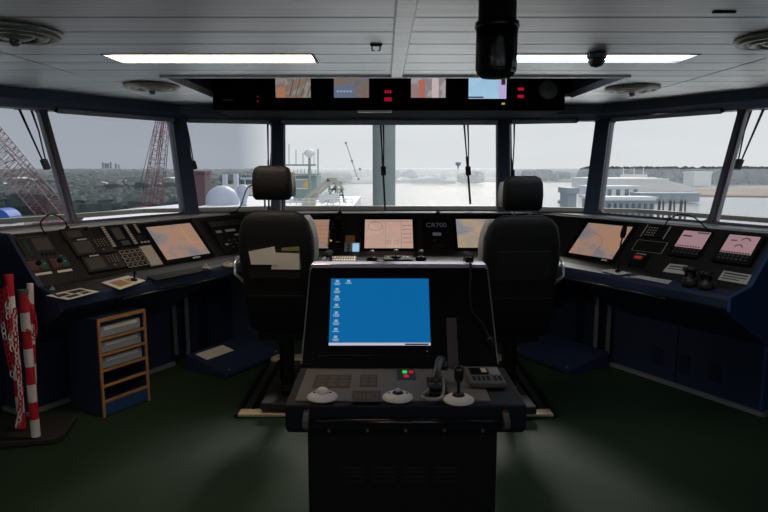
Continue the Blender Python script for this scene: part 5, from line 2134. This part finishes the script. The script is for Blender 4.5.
c = W(309.5, 204)
t = thing('satellite_mast', 'thin mast carrying a pale satellite dish dome in the front window', 'mast', (c.x, Y2, c.z - .5))
o = Vector(t.location)
MB().tube([(0, 0, 0), W(309.5, 156) - o], [.10, .06]).build('pole', 'seagreen', t)
q = W(309.5, 154.5) - o
MB().lathe([(.05, -.18), (.28, 0), (.30, .07), (.25, .17), (.13, .25), (0, .28)], 24, q).build('dish_dome', 'whiteship', t, smooth=True)
MB().tube([W(283, 165) - o, W(316, 165) - o], .045).tube([W(296, 165) - o, W(296, 150) - o], .02).tube([W(318, 149) - o, W(318, 176) - o], .03).tube([W(289, 165) - o, W(289, 144) - o], .02).build('antenna_yard', 'seagreen', t)
MB().tube([W(303, 165) - o, W(303, 153) - o], .02).tube([W(314, 165) - o, W(314, 156) - o], .015).build('whip_antenna', 'seagreen', t)
t = thing('wheelhouse', 'blue green wheelhouse with a large window on the ship ahead', 'wheelhouse', (W(301, 190).x, Y2 + 2, W(301, 203, Y2 + 2).z))
o = Vector(t.location)
a, b = W(293, 176, Y2 + 2) - o, W(317, 203, Y2 + 2) - o
MB().box(a.x, b.x, 0, 2.5, b.z - .3, a.z).build('cabin', 'seagreen', t)
a, b = W(295.5, 179, Y2 + 2) - o, W(311, 189, Y2 + 2) - o
MB().box(a.x, b.x, -.06, 0, b.z, a.z).build('window_frame', 'whiteship', t)
MB().box(a.x + .06, b.x - .06, -.08, -.06, b.z + .06, a.z - .06).build('window_pane', 'bluegrey', t)
MB().prism([(a.x + .35, b.z + .12), (a.x + .75, b.z + .10), (a.x + .80, a.z - .15), (a.x + .55, a.z - .12)], 'y', -.10, -.08).build('yellow_machine', paint('yellow_paint', (.70, .42, .10), .5), t)
a, b = W(291, 172, Y2 + 2) - o, W(316, 175, Y2 + 2) - o
MB().box(a.x, b.x, -.3, 2.8, b.z, b.z + .08).build('roof_deck', 'seagreen', t)
for k in range(8):
    x = a.x + (b.x - a.x) * k / 7
    MB().box(x - .015, x + .015, -.3, -.27, b.z + .08, b.z + .32).build('roof_stanchion', 'seagreen', t)
t = thing('deck_crane', 'beige deck crane with a bent jib on the ship ahead', 'crane', (W(310, 203).x, Y2 - 3, W(310, 204, Y2 - 3).z))
o = Vector(t.location)
V_ = lambda px, py: W(px, py, Y2 - 3) - o
MB().bar(V_(304, 200), V_(329, 180), .16, .18).bar(V_(311, 201), V_(333, 181), .13, .14).build('jib', 'craneb', t)
MB().bar(V_(327, 179.5), V_(337, 179.5), .16, .18).bar(V_(335, 179), V_(344, 190), .11, .12).bar(V_(336, 182), V_(339, 198), .09, .1).build('outer_jib', 'craneb', t)
MB().box(V_(303, 203).x, V_(315, 203).x, -.4, .6, -.3, V_(303, 199).z).build('base', 'craneb', t)
m = MB()
for q0, q1 in (((326, 204), (328, 184)), ((334, 204), (334, 183)), ((343, 204), (339, 182)), ((320, 204), (339, 196)), ((326, 196), (342, 196)), ((328, 190), (341, 190)), ((328, 184), (339, 183)), ((330, 204), (341, 190)), ((326, 197), (336, 184))):
    m.bar(V_(*q0) + Vector((0, 1.0, 0)), V_(*q1) + Vector((0, 1.0, 0)), .09, .09)
m.build('support_frame', 'seagreen', t)
for k, (px, py) in enumerate(((322, 197), (327, 195), (332, 198), (337, 196))):
    m = MB()
    q = V_(px, py)
    m.box(q.x - .12, q.x + .12, -.35, -.15, q.z - .25, q.z + .15)
    m.build('white_fitting', 'whiteship', t)
t = thing('ship_railing', 'thin hand railing on the ship beyond the front windows', 'railing', W(300, 204, Y2 - 5))
o = Vector(t.location)
m = MB()
for py in (199, 202):
    m.tube([W(284, py, Y2 - 5) - o, W(352, py, Y2 - 5) - o], .02, 6)
m.build('rails', 'whiteship', t)
for k in range(12):
    px = 284 + k * 6.2
    MB().tube([W(px, 205, Y2 - 5) - o, W(px, 199, Y2 - 5) - o], .02, 6).build('stanchion', 'whiteship', t)
# rigging line with small blocks
t = thing('rigging_line', 'sagging rigging wire with small blocks beyond the front window', 'wire', W(346, 143, 45))
o = Vector(t.location)
MB().tube([W(346, 143, 45) - o, W(352, 161, 45) - o, W(357, 177, 45) - o], .03, 6).build('wire', 'greymetal', t)
for px, py in ((346, 143), (352, 161), (358.5, 179), (360, 169)):
    q = W(px, py, 45) - o
    MB().sup([(q.z - .08, q.x, q.y, .05, .05), (q.z, q.x, q.y, .09, .09), (q.z + .08, q.x, q.y, .05, .05)], 8, 2).build('block', 'greymetal', t)

# right shore: dock roofs, ferry, pilings
GD = 'dock buildings on the right shore'
def dock(px0, px1, pyb, pyt, y, label, mat='whiteship', d=30, roof='roofw', cols=0, colmat='dkglass', cat='building', name='dock_building'):
    a, b = atY(px0, pyb, y), atY(px1, pyt, y)
    z0 = min(a.z, WZ + .5)
    t = thing(name, label, cat, ((a.x + b.x) / 2, y, z0), group=GD)
    w = (b.x - a.x) / 2
    h = b.z - z0
    MB().box(-w, w, 0, d, 0, h * .86).build('wall', mat, t)
    MB().box(-w - .5, w + .5, -.6, d + .6, h * .86, h).build('roof', roof, t)
    if cols:
        for k in range(cols):
            x = -w + 2 * w * (k + .5) / cols
            MB().box(x - w / cols * .45, x + w / cols * .45, -.25, 0, h * .08, h * .74).build('bay', colmat, t)
    return t


dock(598, 668, 190, 178.5, 420, 'wide flat white dock roof right of the right corner post', d=60)
dock(588, 640, 190.5, 186, 330, 'low white shed with dark openings in front of the wide roof', cols=6, d=16)
dock(640, 700, 197, 193, 300, 'long low grey blue jetty shed behind the pilings', 'bluegrey', 12, 'bluegrey', cols=0)
dock(606, 655, 205.5, 197, 190, 'open pier shed with dark square bays', 'bluegrey', 8, 'roofw', cols=8)
dock(568, 577, 204, 188, 170, 'small blue grey shed left of the right corner post', 'bluegrey', 8, 'bluegrey', name='shed')
dock(590, 604, 203, 196, 200, 'small pier shed at the edge of the right corner post', 'bluegrey', 8, 'roofw', cols=3)
dock(694, 712, 178, 171.5, 560, 'white building among the trees behind the right wiper', d=20)
p0, p1 = atY(660, 190, 425), atY(692, 186, 425)
t = thing('covered_slip', 'white sloping roof end to the right of the wide flat dock roof', 'building', (p0.x, 425, WZ), group=GD)
h0_, h1_ = atY(660, 178.5, 425).z - WZ, atY(692, 186.5, 425).z - WZ
MB().prism([(0, 0), (p1.x - p0.x, 0), (p1.x - p0.x, h1_), (0, h0_)], 'y', 0, 50).build('sloping_roof', 'roofw', t)
# white ferry
p = atY(636, 178, 560)
t = thing('ferry', 'distant white ferry with several short masts above the dock roofs', 'ship', (p.x, 560, WZ))
L_ = (atY(658, 178, 560) - atY(611, 178, 560)).length / 2
MB().loft([[(-L_, -5, 0), (L_, -4, 0), (L_, 4, 0), (-L_, 5, 0)], [(-L_ * 1.05, -6, 5), (L_ * 1.1, -5, 5), (L_ * 1.1, 5, 5), (-L_ * 1.05, 6, 5)]]).build('hull', 'whiteship', t)
MB().box(-L_ * .9, L_ * .8, -5, 5, 5, 8.5).build('deck_house', 'whiteship', t)
MB().box(-L_ * .6, L_ * .4, -4, 4, 8.5, 11).build('upper_deck', 'whiteship', t)
MB().box(-L_ * .85, L_ * .75, -5.1, -5, 6.3, 7.1).build('window_band', 'dkglass', t)
for x in (-.55, -.1, .3):
    MB().tube([(L_ * x, 0, 11), (L_ * x, 0, 17)], .35, 6).build('mast', 'whiteship', t)
# pilings
for px, lab in ((661, 'wooden piling cluster with a light, left of three'), (672, 'wooden piling cluster with a light, middle of three'), (683, 'wooden piling cluster with a light, right of three')):
    p = atY(px, 205, 150)
    t = thing('piling', lab, 'piling', (p.x, 150, WZ), group='pilings in the water on the right')
    hh = atY(px, 203, 150).z - WZ
    for dx, dy in ((-.5, 0), (.5, 0), (0, .6)):
        MB().tube([(dx * 1.6, dy * 1.6, 0), (dx, dy, hh + 1)], .22, 8).build('pile', 'device2', t)
    MB().box(-.9, .9, -.5, .9, hh + .6, hh + .9).build('cap', 'greymetal', t)
    MB().tube([(0, 0, hh + .9), (0, 0, hh + 1.9)], .12, 6).box(-.35, .35, -.2, .2, hh + 1.3, hh + 1.9).build('beacon', 'bluegrey', t)
# far boats and buoys
for px, y, s, lab in ((512, 500, 3, 'tiny boat near the post behind the right chair'), (517, 560, 3, 'tiny dark boat right of the wiper beside the post'), (552, 230, 1.1, 'small dark buoy left of the pair above the right headrest'), (556, 225, 1.1, 'small dark buoy right of its neighbour above the right headrest'), (563.5, 300, 2.2, 'small boat with a mast between the right headrest and the corner post'), (568, 330, 1.8, 'tiny dark boat by the corner post')):
    p = atY(px, 190, y)
    t = thing('small_boat' if 'boat' in lab else 'buoy', lab, 'boat' if 'boat' in lab else 'buoy', (p.x, y, WZ), group='small craft on the bright water')
    MB().loft([[(-s, -.4 * s, 0), (s, -.3 * s, 0), (s, .3 * s, 0), (-s, .4 * s, 0)], [(-s * 1.1, -.5 * s, .6 * s), (s * 1.4, 0, .7 * s), (s * 1.4, .01, .7 * s), (-s * 1.1, .5 * s, .6 * s)]]).build('hull', 'device2', t)
    MB().box(-s * .4, s * .3, -.3 * s, .3 * s, .6 * s, 1.2 * s).build('cabin', 'bluegrey', t)
    MB().tube([(0, 0, 1.2 * s), (0, 0, 2.4 * s)], .08 * s, 6).build('mast', 'device2', t)
G2 = 'far shore buildings in the bright front window'
for px, y, w, h, lab in ((405, 720, 26, 2.0, 'flat dark jetty right of the grey mullion'), (397, 700, 8, 2.5, 'tiny dark hut beside the grey mullion'), (420, 640, 18, 4, 'small grey building on the far shore, left of the low trees'), (430, 640, 20, 5, 'small grey building on the far shore in the middle of the front window'), (440, 650, 16, 4, 'small grey building right of the middle one'), (449, 620, 12, 3, 'tiny grey building near the front window wiper')):
    shed(px, y, w, 10, h, lab, 'bluegrey', 'roofw', group=G2, name='shore_building', win=False)
p = atY(458, 175, 700)
t = thing('water_tower', 'thin tower rising over the far shore left of the wiper', 'tower', (p.x, 700, WZ + 1))
MB().tube([(0, 0, 0), (0, 0, 20)], .8, 8).build('shaft', 'bluegrey', t)
MB().lathe([(1.5, 18), (3, 19.5), (3, 22), (0, 23)], 12).build('tank', 'bluegrey', t)

# forward mast of the own ship, seen through the middle window
p = atY(384, 200, 11)
t = thing('mast', 'thick pale grey mast standing just outside the middle of the front window', 'mast', (p.x, 11, -2))
MB().lathe([(.20, 0), (.20, 6.2), (0, 6.2)], 32).build('mast_tube', 'mastgrey', t, smooth=False)
MB().lathe([(.26, 0), (.26, .12), (.2, .12)], 24).build('mast_foot', 'mastgrey', t)

# thin haze over the harbour, denser towards the bright water
def haze(name, poly, z1, dens, label):
    m = bpy.data.materials.new(name)
    m.use_nodes = True
    n, l = m.node_tree.nodes, m.node_tree.links
    n.clear()
    o = n.new('ShaderNodeOutputMaterial')
    v = n.new('ShaderNodeVolumeScatter')
    v.inputs['Color'].default_value = (.78, .88, 1, 1)
    v.inputs['Density'].default_value = dens
    v.inputs['Anisotropy'].default_value = .6
    l.new(v.outputs[0], o.inputs['Volume'])
    ob = MB().prism(poly, 'z', WZ + .2, z1).build('haze', m)
    ob['kind'] = 'stuff'
    ob['label'] = label
    ob['category'] = 'haze'


haze('left_haze', [(-3400, 140), (-30, 140), (-640, 3300), (-3400, 3300)], 1.2, .00022, 'thin bluish haze over the woods on the left')
haze('middle_haze', [(-22, 100), (22, 100), (650, 3300), (-620, 3300)], 1.2, .0017, 'bright haze over the water ahead')
haze('right_haze', [(23, 100), (100, 100), (3400, 1400), (3400, 3300), (652, 3300)], 1.2, .0007, 'light haze over the water and docks on the right')

# ------------------------------------------------------------------ sky and sun
w = bpy.data.worlds.new('sky')
SC.world = w
w.use_nodes = True
n, l = w.node_tree.nodes, w.node_tree.links
bg = n['Background']
tc = n.new('ShaderNodeTexCoord')
sp = n.new('ShaderNodeSeparateXYZ')
l.new(tc.outputs['Generated'], sp.inputs[0])
mr = n.new('ShaderNodeMapRange')
mr.inputs['From Min'].default_value = -.225
mr.inputs['From Max'].default_value = -.165
l.new(sp.outputs['X'], mr.inputs['Value'])
mx = n.new('ShaderNodeMix')
mx.data_type = 'RGBA'
mx.inputs['A'].default_value = (.40, .42, .47, 1)
mx.inputs['B'].default_value = (.84, .84, .85, 1)
l.new(mr.outputs['Result'], mx.inputs['Factor'])
# cloud streaks
nz = n.new('ShaderNodeTexNoise')
mp = n.new('ShaderNodeMapping')
mp.inputs['Scale'].default_value = (2, 2, 14)
l.new(tc.outputs['Generated'], mp.inputs['Vector'])
l.new(mp.outputs['Vector'], nz.inputs['Vector'])
nz.inputs['Scale'].default_value = 1.5
nz.inputs['Detail'].default_value = 4
m2_ = n.new('ShaderNodeMapRange')
m2_.inputs['To Min'].default_value = .93
m2_.inputs['To Max'].default_value = 1.07
l.new(nz.outputs['Fac'], m2_.inputs['Value'])
# brighter behind the ship, raised to light surfaces that face aft
m3_ = n.new('ShaderNodeMapRange')
m3_.inputs['From Min'].default_value = -.3
m3_.inputs['From Max'].default_value = .3
m3_.inputs['To Min'].default_value = 1.2
m3_.inputs['To Max'].default_value = 1.0
l.new(sp.outputs['Y'], m3_.inputs['Value'])
ml = n.new('ShaderNodeMath')
ml.operation = 'MULTIPLY'
l.new(m2_.outputs['Result'], ml.inputs[0])
l.new(m3_.outputs['Result'], ml.inputs[1])
l.new(mx.outputs['Result'], bg.inputs['Color'])
l.new(ml.outputs[0], bg.inputs['Strength'])

sd = bpy.data.lights.new('sun', 'SUN')
sd.energy = 2.5
sd.angle = math.radians(12)
sd.color = (1.0, .93, .86)
so = bpy.data.objects.new('sun', sd)
COL.objects.link(so)
# hazy sun ahead, slightly to the right
sdir = Vector((-.12, -1, -.60)).normalized()
so.rotation_euler = sdir.to_track_quat('-Z', 'Y').to_euler()

# two fill strips added out of view, to light surfaces facing the camera
ceil_light(-1.9, -.7, 'fill_strip_warm', 'added fill strip light behind the camera on the left', -.4, CEIL - .034)
ceil_light(.8, 2.0, 'fill_strip_cool', 'added fill strip light behind the camera on the right', -.4, CEIL - .034)
SC.view_settings.view_transform = 'Standard'
SC.view_settings.look = 'None'
SC.view_settings.exposure = 0.0
SC.view_settings.gamma = 1.0
SC.view_settings.use_curve_mapping = False
SC.cycles.use_denoising = True
SC.cycles.max_bounces = 8
SC.cycles.transparent_max_bounces = 16
SC.cycles.sample_clamp_indirect = 4.0
SC.cycles.caustics_reflective = False
SC.cycles.caustics_refractive = False
for m in bpy.data.meshes:
    m.update()
